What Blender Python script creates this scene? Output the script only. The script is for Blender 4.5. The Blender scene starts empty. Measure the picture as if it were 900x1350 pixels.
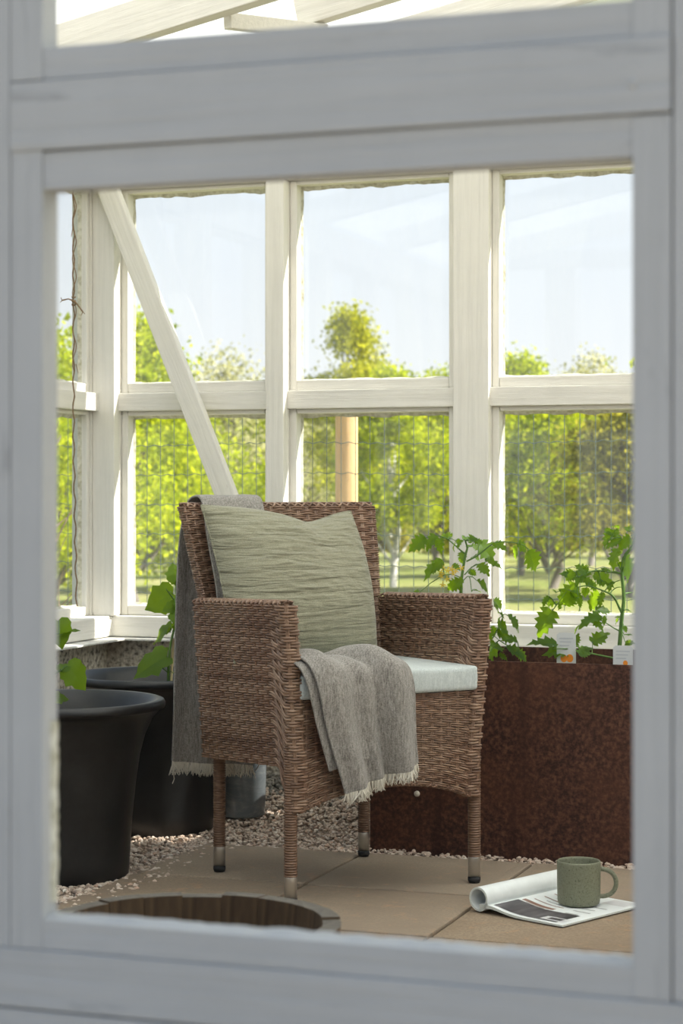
import bpy, bmesh, math, random
import numpy as np
from mathutils import Vector, Matrix
random.seed(7); RNG = np.random.default_rng(7)
SC = bpy.context.scene
COL = SC.collection
R = math.radians

# ------------------------------------------------------------------ camera, world, sun, exposure
EYE = 0.92; YAW = R(19.5); FPX = 2700.0; HORIZON = 645.0
cam = bpy.data.cameras.new('camera'); cam_o = bpy.data.objects.new('camera', cam); COL.objects.link(cam_o)
cam_o.location = (0, 0, EYE); cam_o.rotation_euler = (R(90), 0, YAW)
cam.sensor_fit = 'VERTICAL'; cam.sensor_height = 36.0; cam.lens = 36.0 * FPX / 1350.0
cam.shift_y = -(675.0 - HORIZON) / 1350.0
cam.dof.use_dof = True; cam.dof.focus_distance = 4.85; cam.dof.aperture_fstop = 7.0
cam.clip_start = 0.05; cam.clip_end = 400
SC.camera = cam_o

world = bpy.data.worlds.new('sky'); SC.world = world; world.use_nodes = True
wn = world.node_tree; wn.nodes.clear()
w_out = wn.nodes.new('ShaderNodeOutputWorld'); w_bg = wn.nodes.new('ShaderNodeBackground')
w_tc = wn.nodes.new('ShaderNodeTexCoord'); w_sep = wn.nodes.new('ShaderNodeSeparateXYZ')
w_ramp = wn.nodes.new('ShaderNodeValToRGB')
e = w_ramp.color_ramp.elements
e[0].position = 0.0; e[0].color = (1.10, 1.12, 1.13, 1)
e[1].position = 1.0; e[1].color = (0.28, 0.45, 0.76, 1)
k = e.new(0.16); k.color = (0.93, 1.02, 1.12, 1)
k = e.new(0.45); k.color = (0.54, 0.70, 0.93, 1)
wn.links.new(w_tc.outputs['Generated'], w_sep.inputs[0]); wn.links.new(w_sep.outputs['Z'], w_ramp.inputs[0])
wn.links.new(w_ramp.outputs[0], w_bg.inputs['Color']); wn.links.new(w_bg.outputs[0], w_out.inputs['Surface'])
w_bg.inputs['Strength'].default_value = .92

SUN_TO = Vector((1.0, 0.46, 1.02)).normalized()
sun = bpy.data.lights.new('sun', 'SUN'); sun.energy = 12.5; sun.angle = R(0.53); sun.color = (1.0, 0.95, 0.86)
sun_o = bpy.data.objects.new('sun', sun); COL.objects.link(sun_o)
sun_o.rotation_euler = SUN_TO.to_track_quat('Z', 'Y').to_euler(); sun_o.location = (6, 8, 8)

vs = SC.view_settings
vs.view_transform = 'Standard'; vs.look = 'None'; vs.gamma = 1.0; vs.use_curve_mapping = False; vs.exposure = 0.0

# ------------------------------------------------------------------ helpers: points
def at(px, py, d):
    """a point at distance d in front of the viewer, given where the photograph shows it"""
    r = (px - 450) / FPX; s, c = math.sin(YAW), math.cos(YAW)
    return Vector(((-s + c * r) * d, (c + s * r) * d, EYE + (HORIZON - py) / FPX * d))

# ------------------------------------------------------------------ helpers: materials
def mat(name, build):
    m = bpy.data.materials.new(name); m.use_nodes = True
    nt = m.node_tree; nt.nodes.clear()
    out = nt.nodes.new('ShaderNodeOutputMaterial')
    build(nt, out); return m
def N(nt, t, **kw):
    n = nt.nodes.new(t)
    for k_, v in kw.items(): setattr(n, k_, v)
    return n
def L(nt, a, b): nt.links.new(a, b)
def coords(nt, scale=(1, 1, 1), kind='Object', rot=(0, 0, 0)):
    tc = N(nt, 'ShaderNodeTexCoord'); mp = N(nt, 'ShaderNodeMapping')
    mp.inputs['Scale'].default_value = scale; mp.inputs['Rotation'].default_value = rot
    L(nt, tc.outputs[kind], mp.inputs[0]); return mp.outputs[0]
def noise(nt, vec, scale, detail=3, rough=.55, dist=0):
    n = N(nt, 'ShaderNodeTexNoise'); n.inputs['Scale'].default_value = scale
    n.inputs['Detail'].default_value = detail; n.inputs['Roughness'].default_value = rough
    n.inputs['Distortion'].default_value = dist
    if vec is not None: L(nt, vec, n.inputs['Vector'])
    return n.outputs['Fac']
def ramp(nt, fac, stops, interp='LINEAR'):
    r = N(nt, 'ShaderNodeValToRGB'); el = r.color_ramp.elements; r.color_ramp.interpolation = interp
    while len(el) < len(stops): el.new(.5)
    for q, (p, c) in zip(el, stops):
        q.position = p; q.color = (*c, 1) if len(c) == 3 else c
    L(nt, fac, r.inputs[0]); return r.outputs[0]
def mix(nt, fac, a, b, mode='MIX'):
    m = N(nt, 'ShaderNodeMix', data_type='RGBA', blend_type=mode)
    for s, v in ((m.inputs[0], fac), (m.inputs[6], a), (m.inputs[7], b)):
        if hasattr(v, 'is_output'): L(nt, v, s)
        elif isinstance(v, (int, float)): s.default_value = v
        else: s.default_value = (*v, 1)
    return m.outputs[2]
def bump(nt, h, strength=.3, dist=.01, prev=None):
    b = N(nt, 'ShaderNodeBump'); b.inputs['Strength'].default_value = strength; b.inputs['Distance'].default_value = dist
    L(nt, h, b.inputs['Height'])
    if prev is not None: L(nt, prev, b.inputs['Normal'])
    return b.outputs[0]
def principled(nt, out, col, rough=.5, metal=0., nrm=None, spec=.5):
    p = N(nt, 'ShaderNodeBsdfPrincipled')
    for s, v in (('Base Color', col), ('Roughness', rough)):
        if hasattr(v, 'is_output'): L(nt, v, p.inputs[s])
        elif isinstance(v, (int, float)): p.inputs[s].default_value = v
        else: p.inputs[s].default_value = (*v, 1)
    p.inputs['Metallic'].default_value = metal; p.inputs['Specular IOR Level'].default_value = spec
    if nrm is not None: L(nt, nrm, p.inputs['Normal'])
    L(nt, p.outputs[0], out.inputs[0]); return p

def paint(name, sc, base=(.80, .775, .71), worn=(.42, .36, .27), amount=.74):
    def b(nt, out):
        v = coords(nt, sc)
        g = noise(nt, v, 1.0, 5, .6, .4)
        v2 = coords(nt, (9, 9, 9)); bl = noise(nt, v2, 1.0, 4, .6)
        v3 = coords(nt, (sc[0] * .35 + 4, sc[1] * .35 + 4, sc[2] * .35 + 4)); st = noise(nt, v3, 1., 6, .7, .6)
        c = mix(nt, ramp(nt, bl, [(.3, (0, 0, 0)), (.75, (1, 1, 1))]), tuple(x * .93 for x in base), base)
        c = mix(nt, ramp(nt, st, [(amount - .06, (0, 0, 0)), (amount + .03, (.75, .75, .75))]), c, worn)
        c = mix(nt, ramp(nt, g, [(.33, (.30, .30, .30)), (.55, (0, 0, 0))]), c, tuple(x * .72 for x in base))
        principled(nt, out, c, .62, 0, bump(nt, g, .45, .005, bump(nt, st, .3, .006)), .3)
    return mat(name, b)
M = {}
M['paint_x'] = paint('white_paint_grain_x', (2.2, 70, 70)); M['paint_y'] = paint('white_paint_grain_y', (70, 2.2, 70)); M['paint_z'] = paint('white_paint_grain_z', (70, 70, 2.2))
greyp = dict(base=(.43, .44, .442), worn=(.27, .275, .28), amount=.66)
M['front_x'] = paint('weathered_paint_grain_x', (3, 120, 120), **greyp); M['front_z'] = paint('weathered_paint_grain_z', (120, 120, 3), **greyp)
M['putty'] = mat('putty', lambda nt, o: principled(nt, o, ramp(nt, noise(nt, coords(nt, (60, 60, 60)), 1, 5), [(.3, (.38, .36, .25)), (.6, (.66, .65, .55))]), .85, 0, bump(nt, noise(nt, coords(nt, (150, 150, 150)), 1), .6, .004)))
def glass_b(nt, o):
    tr = N(nt, 'ShaderNodeBsdfTransparent'); tr.inputs[0].default_value = (.985, .99, .985, 1)
    gl = N(nt, 'ShaderNodeBsdfGlossy'); gl.inputs['Roughness'].default_value = .02
    lw = N(nt, 'ShaderNodeLayerWeight'); lw.inputs[0].default_value = .5
    pw = N(nt, 'ShaderNodeMath', operation='POWER'); L(nt, lw.outputs['Facing'], pw.inputs[0]); pw.inputs[1].default_value = 5.0
    ma = N(nt, 'ShaderNodeMath', operation='MULTIPLY_ADD'); L(nt, pw.outputs[0], ma.inputs[0]); ma.inputs[1].default_value = .95; ma.inputs[2].default_value = .035
    m1 = N(nt, 'ShaderNodeMixShader'); L(nt, ma.outputs[0], m1.inputs[0]); L(nt, tr.outputs[0], m1.inputs[1]); L(nt, gl.outputs[0], m1.inputs[2])
    di = N(nt, 'ShaderNodeBsdfTranslucent'); di.inputs[0].default_value = (.9, .9, .86, 1)
    dirt = ramp(nt, noise(nt, coords(nt, (6, 6, 1.5)), 1.5, 6, .7, .5), [(.35, (.006, .006, .006)), (.8, (.04, .04, .04))])
    m2 = N(nt, 'ShaderNodeMixShader'); L(nt, dirt, m2.inputs[0]); L(nt, m1.outputs[0], m2.inputs[1]); L(nt, di.outputs[0], m2.inputs[2])
    L(nt, m2.outputs[0], o.inputs[0])
M['glass'] = mat('old_window_glass', glass_b)
def roof_b(nt, o):
    t = N(nt, 'ShaderNodeBsdfTranslucent'); t.inputs[0].default_value = (.93, .93, .90, 1)
    d = N(nt, 'ShaderNodeBsdfDiffuse'); d.inputs[0].default_value = (.9, .9, .88, 1)
    m = N(nt, 'ShaderNodeMixShader'); m.inputs[0].default_value = .12
    L(nt, t.outputs[0], m.inputs[1]); L(nt, d.outputs[0], m.inputs[2]); L(nt, m.outputs[0], o.inputs[0])
M['roof'] = mat('frosted_roof_sheet', roof_b)
def concrete_b(nt, o):
    v = coords(nt, (1, 1, 1))
    vo = N(nt, 'ShaderNodeTexVoronoi'); vo.inputs['Scale'].default_value = 95; L(nt, v, vo.inputs['Vector'])
    n1 = noise(nt, v, 70, 4); n2 = noise(nt, v, 5, 3)
    c = ramp(nt, n1, [(.36, (.16, .15, .135)), (.5, (.58, .55, .48)), (.66, (.82, .79, .71))])
    c = mix(nt, ramp(nt, n2, [(.4, (0, 0, 0)), (.65, (.6, .6, .6))]), c, (.52, .44, .32))
    principled(nt, o, c, .9, 0, bump(nt, vo.outputs['Distance'], .6, .008), .2)
M['concrete'] = mat('exposed_aggregate_concrete', concrete_b)
def slab_b(nt, o):
    v = coords(nt, (1, 1, 1), 'Object')
    tc = N(nt, 'ShaderNodeObjectInfo')
    geo = N(nt, 'ShaderNodeNewGeometry')
    n1 = noise(nt, geo.outputs['Position'], 3.2, 5, .6); n2 = noise(nt, geo.outputs['Position'], 160, 3, .7); n3 = noise(nt, geo.outputs['Position'], 18, 5, .7, .4)
    c = ramp(nt, n1, [(.3, (.19, .132, .088)), (.55, (.265, .195, .132)), (.75, (.34, .26, .18))])
    c = mix(nt, ramp(nt, n2, [(.42, (.75, .75, .75)), (.58, (0, 0, 0))]), c, (.20, .15, .10))
    c = mix(nt, ramp(nt, n3, [(.56, (0, 0, 0)), (.72, (.55, .55, .55))]), c, (.42, .23, .12))
    c = mix(nt, tc.outputs['Random'], c, mix(nt, .18, c, (.6, .55, .48)))
    principled(nt, o, c, .88, 0, bump(nt, n2, .35, .003, bump(nt, n3, .25, .006)), .25)
M['slab'] = mat('tan_concrete_slab', slab_b)
def island_ramp(name, stops, rough=.8, extra=None, scale=200):
    def b(nt, o):
        g = N(nt, 'ShaderNodeNewGeometry')
        c = ramp(nt, g.outputs['Random Per Island'], stops)
        n = noise(nt, coords(nt, (1, 1, 1)), scale, 3)
        c = mix(nt, ramp(nt, n, [(.35, (.4, .4, .4)), (.6, (0, 0, 0))]), c, tuple(x * .6 for x in stops[len(stops) // 2][1]))
        principled(nt, o, c, rough, 0, bump(nt, n, .3, .002), .3)
    return mat(name, b)
M['stones'] = island_ramp('gravel_stones', [(0, (.26, .19, .15)), (.25, (.54, .42, .33)), (.5, (.64, .52, .42)), (.7, (.72, .63, .54)), (.88, (.56, .37, .27)), (1, (.82, .77, .69))])
M['clay'] = island_ramp('expanded_clay', [(0, (.13, .12, .10)), (.5, (.24, .225, .195)), (1, (.34, .31, .27))], .95)
def gravel_b(nt, o):
    v = coords(nt, (1, 1, 1)); vo = N(nt, 'ShaderNodeTexVoronoi'); vo.inputs['Scale'].default_value = 95; L(nt, v, vo.inputs['Vector'])
    sp = N(nt, 'ShaderNodeSeparateColor'); L(nt, vo.outputs['Color'], sp.inputs[0])
    c = ramp(nt, sp.outputs[0], [(0, (.24, .18, .14)), (.5, (.46, .37, .30)), (1, (.62, .55, .47))])
    principled(nt, o, c, .9, 0, bump(nt, vo.outputs['Distance'], .8, .008), .2)
M['gravel'] = mat('gravel_bed', gravel_b)
M['bounce_yard'] = mat('bounce_yard_gravel', lambda nt, o: principled(nt, o, ramp(nt, noise(nt, coords(nt, (60, 60, 60)), 1, 4), [(.35, (.26, .22, .17)), (.65, (.46, .40, .32))]), .9, 0, bump(nt, noise(nt, coords(nt, (70, 70, 70)), 1), .8, .01)))
def wicker_b(nt, o):
    g = N(nt, 'ShaderNodeNewGeometry')
    c = ramp(nt, g.outputs['Random Per Island'], [(0, (.135, .070, .045)), (.35, (.205, .115, .074)), (.7, (.28, .17, .112)), (1, (.36, .24, .165))])
    n = noise(nt, coords(nt, (1, 1, 1)), 55, 4, .65); n2 = noise(nt, coords(nt, (1, 1, 1)), 7, 3)
    c = mix(nt, ramp(nt, n, [(.35, (.55, .55, .55)), (.62, (0, 0, 0))]), c, (.135, .072, .043))
    c = mix(nt, ramp(nt, n2, [(.4, (0, 0, 0)), (.7, (.35, .35, .35))]), c, (.34, .25, .17))
    st = noise(nt, coords(nt, (1, 1, 1)), 420, 2)
    principled(nt, o, c, .38, 0, bump(nt, st, .12, .001), .45)
M['wicker'] = mat('brown_wicker_strand', wicker_b)
M['wicker_leg'] = mat('wicker_leg_wrap', lambda nt, o: principled(nt, o, ramp(nt, noise(nt, coords(nt, (60, 60, 170)), 1, 4), [(.3, (.11, .060, .035)), (.6, (.20, .118, .074)), (.75, (.28, .18, .115))]), .42, 0, None, .4))
M['gap_shade'] = mat('weave_gap_shade', lambda nt, o: principled(nt, o, (.04, .022, .014), .8))
M['steel'] = mat('brushed_steel', lambda nt, o: principled(nt, o, (.62, .61, .59), .32, 1.0))
M['black'] = mat('black_rubber', lambda nt, o: principled(nt, o, (.015, .015, .016), .6))
def fabric(name, c1, c2, scale=900, strength=.25, big=None, rough=.95):
    def b(nt, o):
        v = coords(nt, (1, 1, 1))
        wx = N(nt, 'ShaderNodeTexWave', bands_direction='X'); wx.inputs['Scale'].default_value = scale / 6.28; wx.inputs['Distortion'].default_value = 1.2; wx.inputs['Detail Scale'].default_value = 3
        wz = N(nt, 'ShaderNodeTexWave', bands_direction='Z'); wz.inputs['Scale'].default_value = scale / 6.28; wz.inputs['Distortion'].default_value = 1.2
        L(nt, v, wx.inputs[0]); L(nt, v, wz.inputs[0])
        h = mix(nt, .5, wx.outputs['Color'], wz.outputs['Color'])
        n = noise(nt, v, 320, 3, .7); n2 = noise(nt, coords(nt, (300, 300, 40)), 1, 3, .7)
        f = mix(nt, .5, n, n2)
        c = ramp(nt, f, [(.38, c1), (.62, c2)])
        nrm = bump(nt, h, strength, .0015)
        p = principled(nt, o, c, rough, 0, nrm, .15)
        p.inputs['Sheen Weight'].default_value = .25
    return mat(name, b)
M['throw'] = fabric('grey_wool_twill', (.15, .138, .123), (.42, .395, .36), 1200, .45)
M['fringe'] = mat('cream_fringe', lambda nt, o: principled(nt, o, (.66, .62, .53), .95))
M['cushion'] = fabric('pale_grey_blue_canvas', (.42, .47, .46), (.60, .645, .63), 1500, .2)
def muslin_b(nt, o):
    v = coords(nt, (1, 1, 1))
    cr = noise(nt, coords(nt, (7, 7, 62)), 1, 3, .55, .5); cr2 = noise(nt, coords(nt, (70, 70, 26)), 1, 2, .5)
    fine = noise(nt, coords(nt, (420, 420, 700)), 1, 2)
    nrm = bump(nt, cr, 1.0, .017, bump(nt, cr2, .35, .004, bump(nt, fine, .25, .001)))
    c = ramp(nt, fine, [(.35, (.215, .21, .145)), (.65, (.325, .315, .228))])
    p = principled(nt, o, c, .95, 0, nrm, .1); p.inputs['Sheen Weight'].default_value = .2
M['muslin'] = mat('sage_green_muslin', muslin_b)
M['pot'] = mat('black_plastic', lambda nt, o: principled(nt, o, ramp(nt, noise(nt, coords(nt, (9, 9, 9)), 1, 5, .7), [(.4, (.009, .0095, .010)), (.7, (.020, .021, .022))]), .40, 0, bump(nt, noise(nt, coords(nt, (300, 300, 300)), 1), .12, .001), .5))
M['bucket'] = mat('smoky_plastic', lambda nt, o: principled(nt, o, ramp(nt, noise(nt, coords(nt, (14, 14, 30)), 1, 5, .7, 1.5), [(.45, (.17, .20, .22)), (.62, (.24, .27, .29)), (.72, (.55, .57, .57))]), .35, 0, None, .5))
M['soil'] = mat('potting_soil', lambda nt, o: principled(nt, o, ramp(nt, noise(nt, coords(nt, (90, 90, 90)), 1, 5), [(.35, (.02, .014, .01)), (.7, (.10, .07, .045))]), .95, 0, bump(nt, noise(nt, coords(nt, (60, 60, 60)), 1, 5), 1., .02)))
def rust_b(nt, o):
    v = coords(nt, (1, 1, 1))
    n1 = noise(nt, v, 105, 3, .6); n2 = noise(nt, v, 4, 4); st = noise(nt, coords(nt, (13, 13, .6)), 1, 3, .6)
    c = ramp(nt, n1, [(.36, (.026, .011, .008)), (.52, (.068, .028, .018)), (.68, (.125, .056, .034))])
    c = mix(nt, ramp(nt, n2, [(.4, (0, 0, 0)), (.7, (.5, .5, .5))]), c, (.105, .040, .021))
    c = mix(nt, ramp(nt, st, [(.58, (0, 0, 0)), (.70, (.75, .75, .75))]), c, (.03, .011, .008))
    principled(nt, o, c, .72, 0, bump(nt, n1, .25, .002), .35)
M['rust'] = mat('rusted_steel', rust_b)
def leaf_mat(name, top, trans, tw=.5):
    def b(nt, o):
        g = N(nt, 'ShaderNodeObjectInfo')
        n = noise(nt, coords(nt, (60, 60, 60)), 1, 3)
        c = mix(nt, ramp(nt, n, [(.35, (.5, .5, .5)), (.6, (0, 0, 0))]), top, tuple(x * .6 for x in top))
        p = N(nt, 'ShaderNodeBsdfPrincipled'); L(nt, c, p.inputs['Base Color']); p.inputs['Roughness'].default_value = .55
        p.inputs['Specular IOR Level'].default_value = .35
        t = N(nt, 'ShaderNodeBsdfTranslucent'); t.inputs[0].default_value = (*trans, 1)
        m = N(nt, 'ShaderNodeMixShader'); m.inputs[0].default_value = tw
        L(nt, p.outputs[0], m.inputs[1]); L(nt, t.outputs[0], m.inputs[2]); L(nt, m.outputs[0], o.inputs[0])
    return mat(name, b)
M['tomato_leaf'] = leaf_mat('tomato_leaf', (.040, .095, .020), (.42, .66, .02), .5)
M['cuke_leaf'] = leaf_mat('cucumber_leaf', (.085, .165, .020), (.38, .56, .02), .5)
M['stem'] = leaf_mat('green_stem', (.13, .24, .06), (.2, .35, .05), .15)
M['petal'] = leaf_mat('yellow_petal', (.80, .56, .05), (.9, .7, .1), .35)
M['mug'] = mat('sage_stoneware', lambda nt, o: principled(nt, o, ramp(nt, noise(nt, coords(nt, (260, 260, 260)), 1, 2, .6), [(.30, (.085, .085, .05)), (.40, (.165, .172, .115)), (.75, (.205, .21, .145))]), .55, 0, None, .4))
M['page'] = mat('magazine_paper', lambda nt, o: principled(nt, o, ramp(nt, noise(nt, coords(nt, (30, 30, 30)), 1, 3), [(.3, (.72, .75, .74)), (.7, (.80, .83, .82))]), .42, 0, None, .4))
def pages_edge_b(nt, o):
    w = N(nt, 'ShaderNodeTexWave', bands_direction='Z'); w.inputs['Scale'].default_value = 260; L(nt, coords(nt), w.inputs[0])
    principled(nt, o, ramp(nt, w.outputs['Fac'], [(0, (.42, .45, .41)), (1, (.72, .75, .70))]), .7)
M['page_edge'] = mat('page_edges', pages_edge_b)
def flat(name, c, rough=.5): return mat(name, lambda nt, o: principled(nt, o, c, rough))
M['ink_dark'] = mat('dark_photo_print', lambda nt, o: principled(nt, o, ramp(nt, noise(nt, coords(nt, (40, 14, 10)), 1, 4), [(.35, (.035, .03, .035)), (.6, (.10, .09, .095)), (.75, (.3, .28, .28))]), .35))
M['ink_grey'] = flat('grey_print', (.36, .36, .36), .4); M['ink_brown'] = flat('brown_print', (.25, .13, .09), .4); M['ink_light'] = flat('pale_print', (.62, .62, .62), .4)
M['tag_white'] = flat('white_plastic_tag', (.60, .62, .62), .4); M['tag_orange'] = flat('orange_print', (.80, .26, .02), .5); M['tag_ink'] = flat('dark_print', (.05, .05, .08), .5); M['tag_blue'] = flat('pale_blue_print', (.46, .49, .52), .5)
def wood(name, c1, c2, sc=(40, 40, 2.5)):
    def b(nt, o):
        n = noise(nt, coords(nt, sc), 1, 5, .6, 1.0); n2 = noise(nt, coords(nt, (7, 7, 7)), 1, 3)
        c = ramp(nt, n, [(.3, c1), (.7, c2)])
        principled(nt, o, c, .75, 0, bump(nt, n, .3, .004), .3)
    return mat(name, b)
M['pine'] = wood('round_pine_post', (.50, .30, .12), (.74, .50, .25), (26, 26, 2.2))
M['stave'] = wood('weathered_oak_stave', (.055, .033, .018), (.125, .078, .040)); M['stave_top'] = wood('grey_stave_end', (.06, .053, .044), (.135, .12, .10), (40, 40, 40))
M['hoop'] = mat('dark_iron_hoop', lambda nt, o: principled(nt, o, (.09, .07, .06), .6, .8))
M['twine'] = wood('jute_twine', (.16, .10, .055), (.34, .23, .13), (300, 300, 300))
M['bamboo'] = wood('bamboo_cane', (.55, .42, .24), (.72, .60, .40), (80, 80, 8))
M['wire'] = mat('green_coated_wire', lambda nt, o: principled(nt, o, (.07, .11, .09), .5))
M['flash'] = mat('white_metal_flashing', lambda nt, o: principled(nt, o, ramp(nt, noise(nt, coords(nt, (12, 12, 12)), 1, 5, .7), [(.35, (.52, .51, .47)), (.6, (.76, .755, .72))]), .5, 0, None, .4))
M['nail'] = flat('galvanised_bolt', (.62, .58, .5), .4)
def lawn_b(nt, o):
    v = coords(nt, (1, 1, 1)); a = noise(nt, v, .35, 4, .6); b2 = noise(nt, v, 9, 5, .7)
    c = ramp(nt, a, [(.3, (.17, .21, .04)), (.48, (.27, .29, .08)), (.6, (.36, .33, .14)), (.78, (.42, .36, .19))])
    c = mix(nt, ramp(nt, b2, [(.35, (.6, .6, .6)), (.6, (0, 0, 0))]), c, (.15, .19, .04))
    principled(nt, o, c, .9, 0, bump(nt, b2, .8, .05), .2)
M['lawn'] = mat('spring_grass', lawn_b)
def tree_leaf(name, a, b_, tw=.4):
    def bb(nt, o):
        g = N(nt, 'ShaderNodeNewGeometry')
        c = ramp(nt, g.outputs['Random Per Island'], [(0, tuple(x * .55 for x in a)), (.45, a), (1, b_)])
        p = N(nt, 'ShaderNodeBsdfDiffuse'); L(nt, c, p.inputs[0]); t = N(nt, 'ShaderNodeBsdfTranslucent'); L(nt, c, t.inputs[0])
        m = N(nt, 'ShaderNodeMixShader'); m.inputs[0].default_value = tw
        L(nt, p.outputs[0], m.inputs[1]); L(nt, t.outputs[0], m.inputs[2]); L(nt, m.outputs[0], o.inputs[0])
    return mat(name, bb)
M['tree_vivid'] = tree_leaf('vivid_spring_leaf', (.46, .55, .012), (.68, .70, .015), .5)
M['tree_olive'] = tree_leaf('olive_spring_leaf', (.50, .52, .04), (.80, .76, .05), .55)
M['tree_dark'] = tree_leaf('dark_spring_leaf', (.32, .31, .04), (.66, .58, .05), .55)
M['tree_pale'] = tree_leaf('pale_bud_leaf', (.56, .55, .26), (.78, .74, .38), .5)
M['bark'] = wood('grey_bark', (.10, .085, .07), (.22, .19, .16), (30, 30, 5)); M['birch'] = wood('white_birch_bark', (.40, .38, .34), (.72, .70, .66), (8, 8, 20))
M['twig'] = wood('pinkish_twig', (.26, .17, .12), (.45, .32, .25), (30, 30, 5))

# ------------------------------------------------------------------ helpers: objects
def link(o, parent=None):
    COL.objects.link(o)
    if parent is not None: o.parent = parent
    return o
def tag(o, label=None, cat=None, group=None, kind=None):
    if label: o['label'] = label
    if cat: o['category'] = cat
    if group: o['group'] = group
    if kind: o['kind'] = kind
    return o
def thing(name, label, cat, loc=(0, 0, 0), rz=0, group=None):
    o = bpy.data.objects.new(name, None); o.empty_display_size = .1; link(o)
    o.location = loc; o.rotation_euler = (0, 0, rz)
    return tag(o, label, cat, group)
def struct(name, parent=None):
    o = bpy.data.objects.new(name, None); link(o, parent); o['kind'] = 'structure'; return o
class MB:
    """collects faces; build() links them as one mesh object"""
    def __init__(s): s.v = []; s.f = []; s.m = []; s.n = 0
    def add(s, verts, faces, mi=0):
        verts = np.asarray(verts, float).reshape(-1, 3); s.v.append(verts)
        for f in faces: s.f.append(tuple(int(i) + s.n for i in f)); s.m.append(mi)
        s.n += len(verts); return s
    def grid(s, P, mi=0, cu=False, cv=False):
        a, b = P.shape[:2]; fs = []
        for i in range(a if cu else a - 1):
            for j in range(b if cv else b - 1):
                i2, j2 = (i + 1) % a, (j + 1) % b
                fs.append((i * b + j, i2 * b + j, i2 * b + j2, i * b + j2))
        return s.add(P.reshape(-1, 3), fs, mi)
    def tube(s, pts, rad, n=8, mi=0, cap=True):
        P = np.array([tuple(p) for p in pts], float); m = len(P)
        rad = np.full(m, rad) if np.isscalar(rad) else np.asarray(rad, float)
        T = np.gradient(P, axis=0); T /= np.linalg.norm(T, axis=1)[:, None] + 1e-12
        ref = np.array((0, 0, 1.)) if abs(T[0][2]) < .9 else np.array((1., 0, 0))
        a = np.cross(T[0], ref); a /= np.linalg.norm(a); A = []
        for t in T:
            a = a - t * a.dot(t); a /= np.linalg.norm(a) + 1e-12; A.append(a)
        A = np.array(A); B = np.cross(T, A)
        th = np.linspace(0, 2 * math.pi, n, endpoint=False)
        G = P[:, None] + rad[:, None, None] * (A[:, None] * np.cos(th)[None, :, None] + B[:, None] * np.sin(th)[None, :, None])
        s.grid(G, mi, False, True)
        if cap:
            base = s.n - m * n
            s.f.append(tuple(base + i for i in reversed(range(n)))); s.m.append(mi)
            s.f.append(tuple(base + (m - 1) * n + i for i in range(n))); s.m.append(mi)
        return s
    def lathe(s, prof, n=40, mi=0, c=(0, 0, 0)):
        pr = np.array(prof, float); th = np.linspace(0, 2 * math.pi, n, endpoint=False)
        G = np.stack([pr[:, None, 0] * np.cos(th), pr[:, None, 0] * np.sin(th), np.repeat(pr[:, 1:2], n, 1)], -1) + np.array(c)
        return s.grid(G, mi, False, True)
    def box(s, lo, hi, mi=0):
        x0, y0, z0 = lo; x1, y1, z1 = hi
        return s.add([(x0, y0, z0), (x1, y0, z0), (x1, y1, z0), (x0, y1, z0), (x0, y0, z1), (x1, y0, z1), (x1, y1, z1), (x0, y1, z1)],
                     [(0, 3, 2, 1), (4, 5, 6, 7), (0, 1, 5, 4), (1, 2, 6, 5), (2, 3, 7, 6), (3, 0, 4, 7)], mi)
    def mesh(s, name, mats, smooth=True):
        me = bpy.data.meshes.new(name)
        me.from_pydata(np.concatenate(s.v).tolist() if s.v else [], [], s.f)
        for m_ in (mats if isinstance(mats, (list, tuple)) else [mats]): me.materials.append(M[m_])
        if len(me.materials) > 1: me.polygons.foreach_set('material_index', s.m)
        if smooth: me.polygons.foreach_set('use_smooth', [True] * len(me.polygons))
        me.update(); return me
    def build(s, name, mats, parent=None, smooth=True):
        return link(bpy.data.objects.new(name, s.mesh(name, mats, smooth)), parent)
def beam(name, lo, hi, m, parent=None, bev=.003, wob=0):
    """a bevelled timber / slab between two corners, in the parent's space"""
    lo, hi = np.minimum(lo, hi), np.maximum(lo, hi)
    bm = bmesh.new(); bmesh.ops.create_cube(bm, size=1)
    for v in bm.verts:
        v.co = Vector([(lo[i] + hi[i]) / 2 + v.co[i] * (hi[i] - lo[i]) for i in range(3)])
        if wob: v.co += Vector([random.uniform(-wob, wob) for _ in range(3)])
    if bev: bmesh.ops.bevel(bm, geom=bm.edges[:], offset=min(bev, .3 * float(min(hi - lo))), segments=2, affect='EDGES', profile=.6)
    me = bpy.data.meshes.new(name); bm.to_mesh(me); bm.free(); me.materials.append(M[m])
    return link(bpy.data.objects.new(name, me), parent)
def slanted(name, p, q, w, h, m, parent=None, up=(0, 0, 1), bev=.003):
    """a timber from p to q: w across, h in the 'up' direction"""
    p, q = Vector(p), Vector(q); x = (q - p).normalized(); y = Vector(up).cross(x).normalized(); z = x.cross(y)
    o = beam(name, (-(q - p).length / 2, -w / 2, -h / 2), ((q - p).length / 2, w / 2, h / 2), m, parent, bev)
    o.matrix_local = Matrix.Translation((p + q) / 2) @ Matrix((x, y, z)).transposed().to_4x4()
    return o

# ================================================================== THE SETTING
YB = 5.66      # glass plane of the back wall
XL = -2.80     # glass plane of the left wall
YF = 1.65      # outer face of the front wall
XR = 1.62      # right wall
Z_SILL, Z_R0, Z_R1, Z_TOP, Z_PLATE = .54, 1.155, 1.209, 1.824, 1.95

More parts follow.
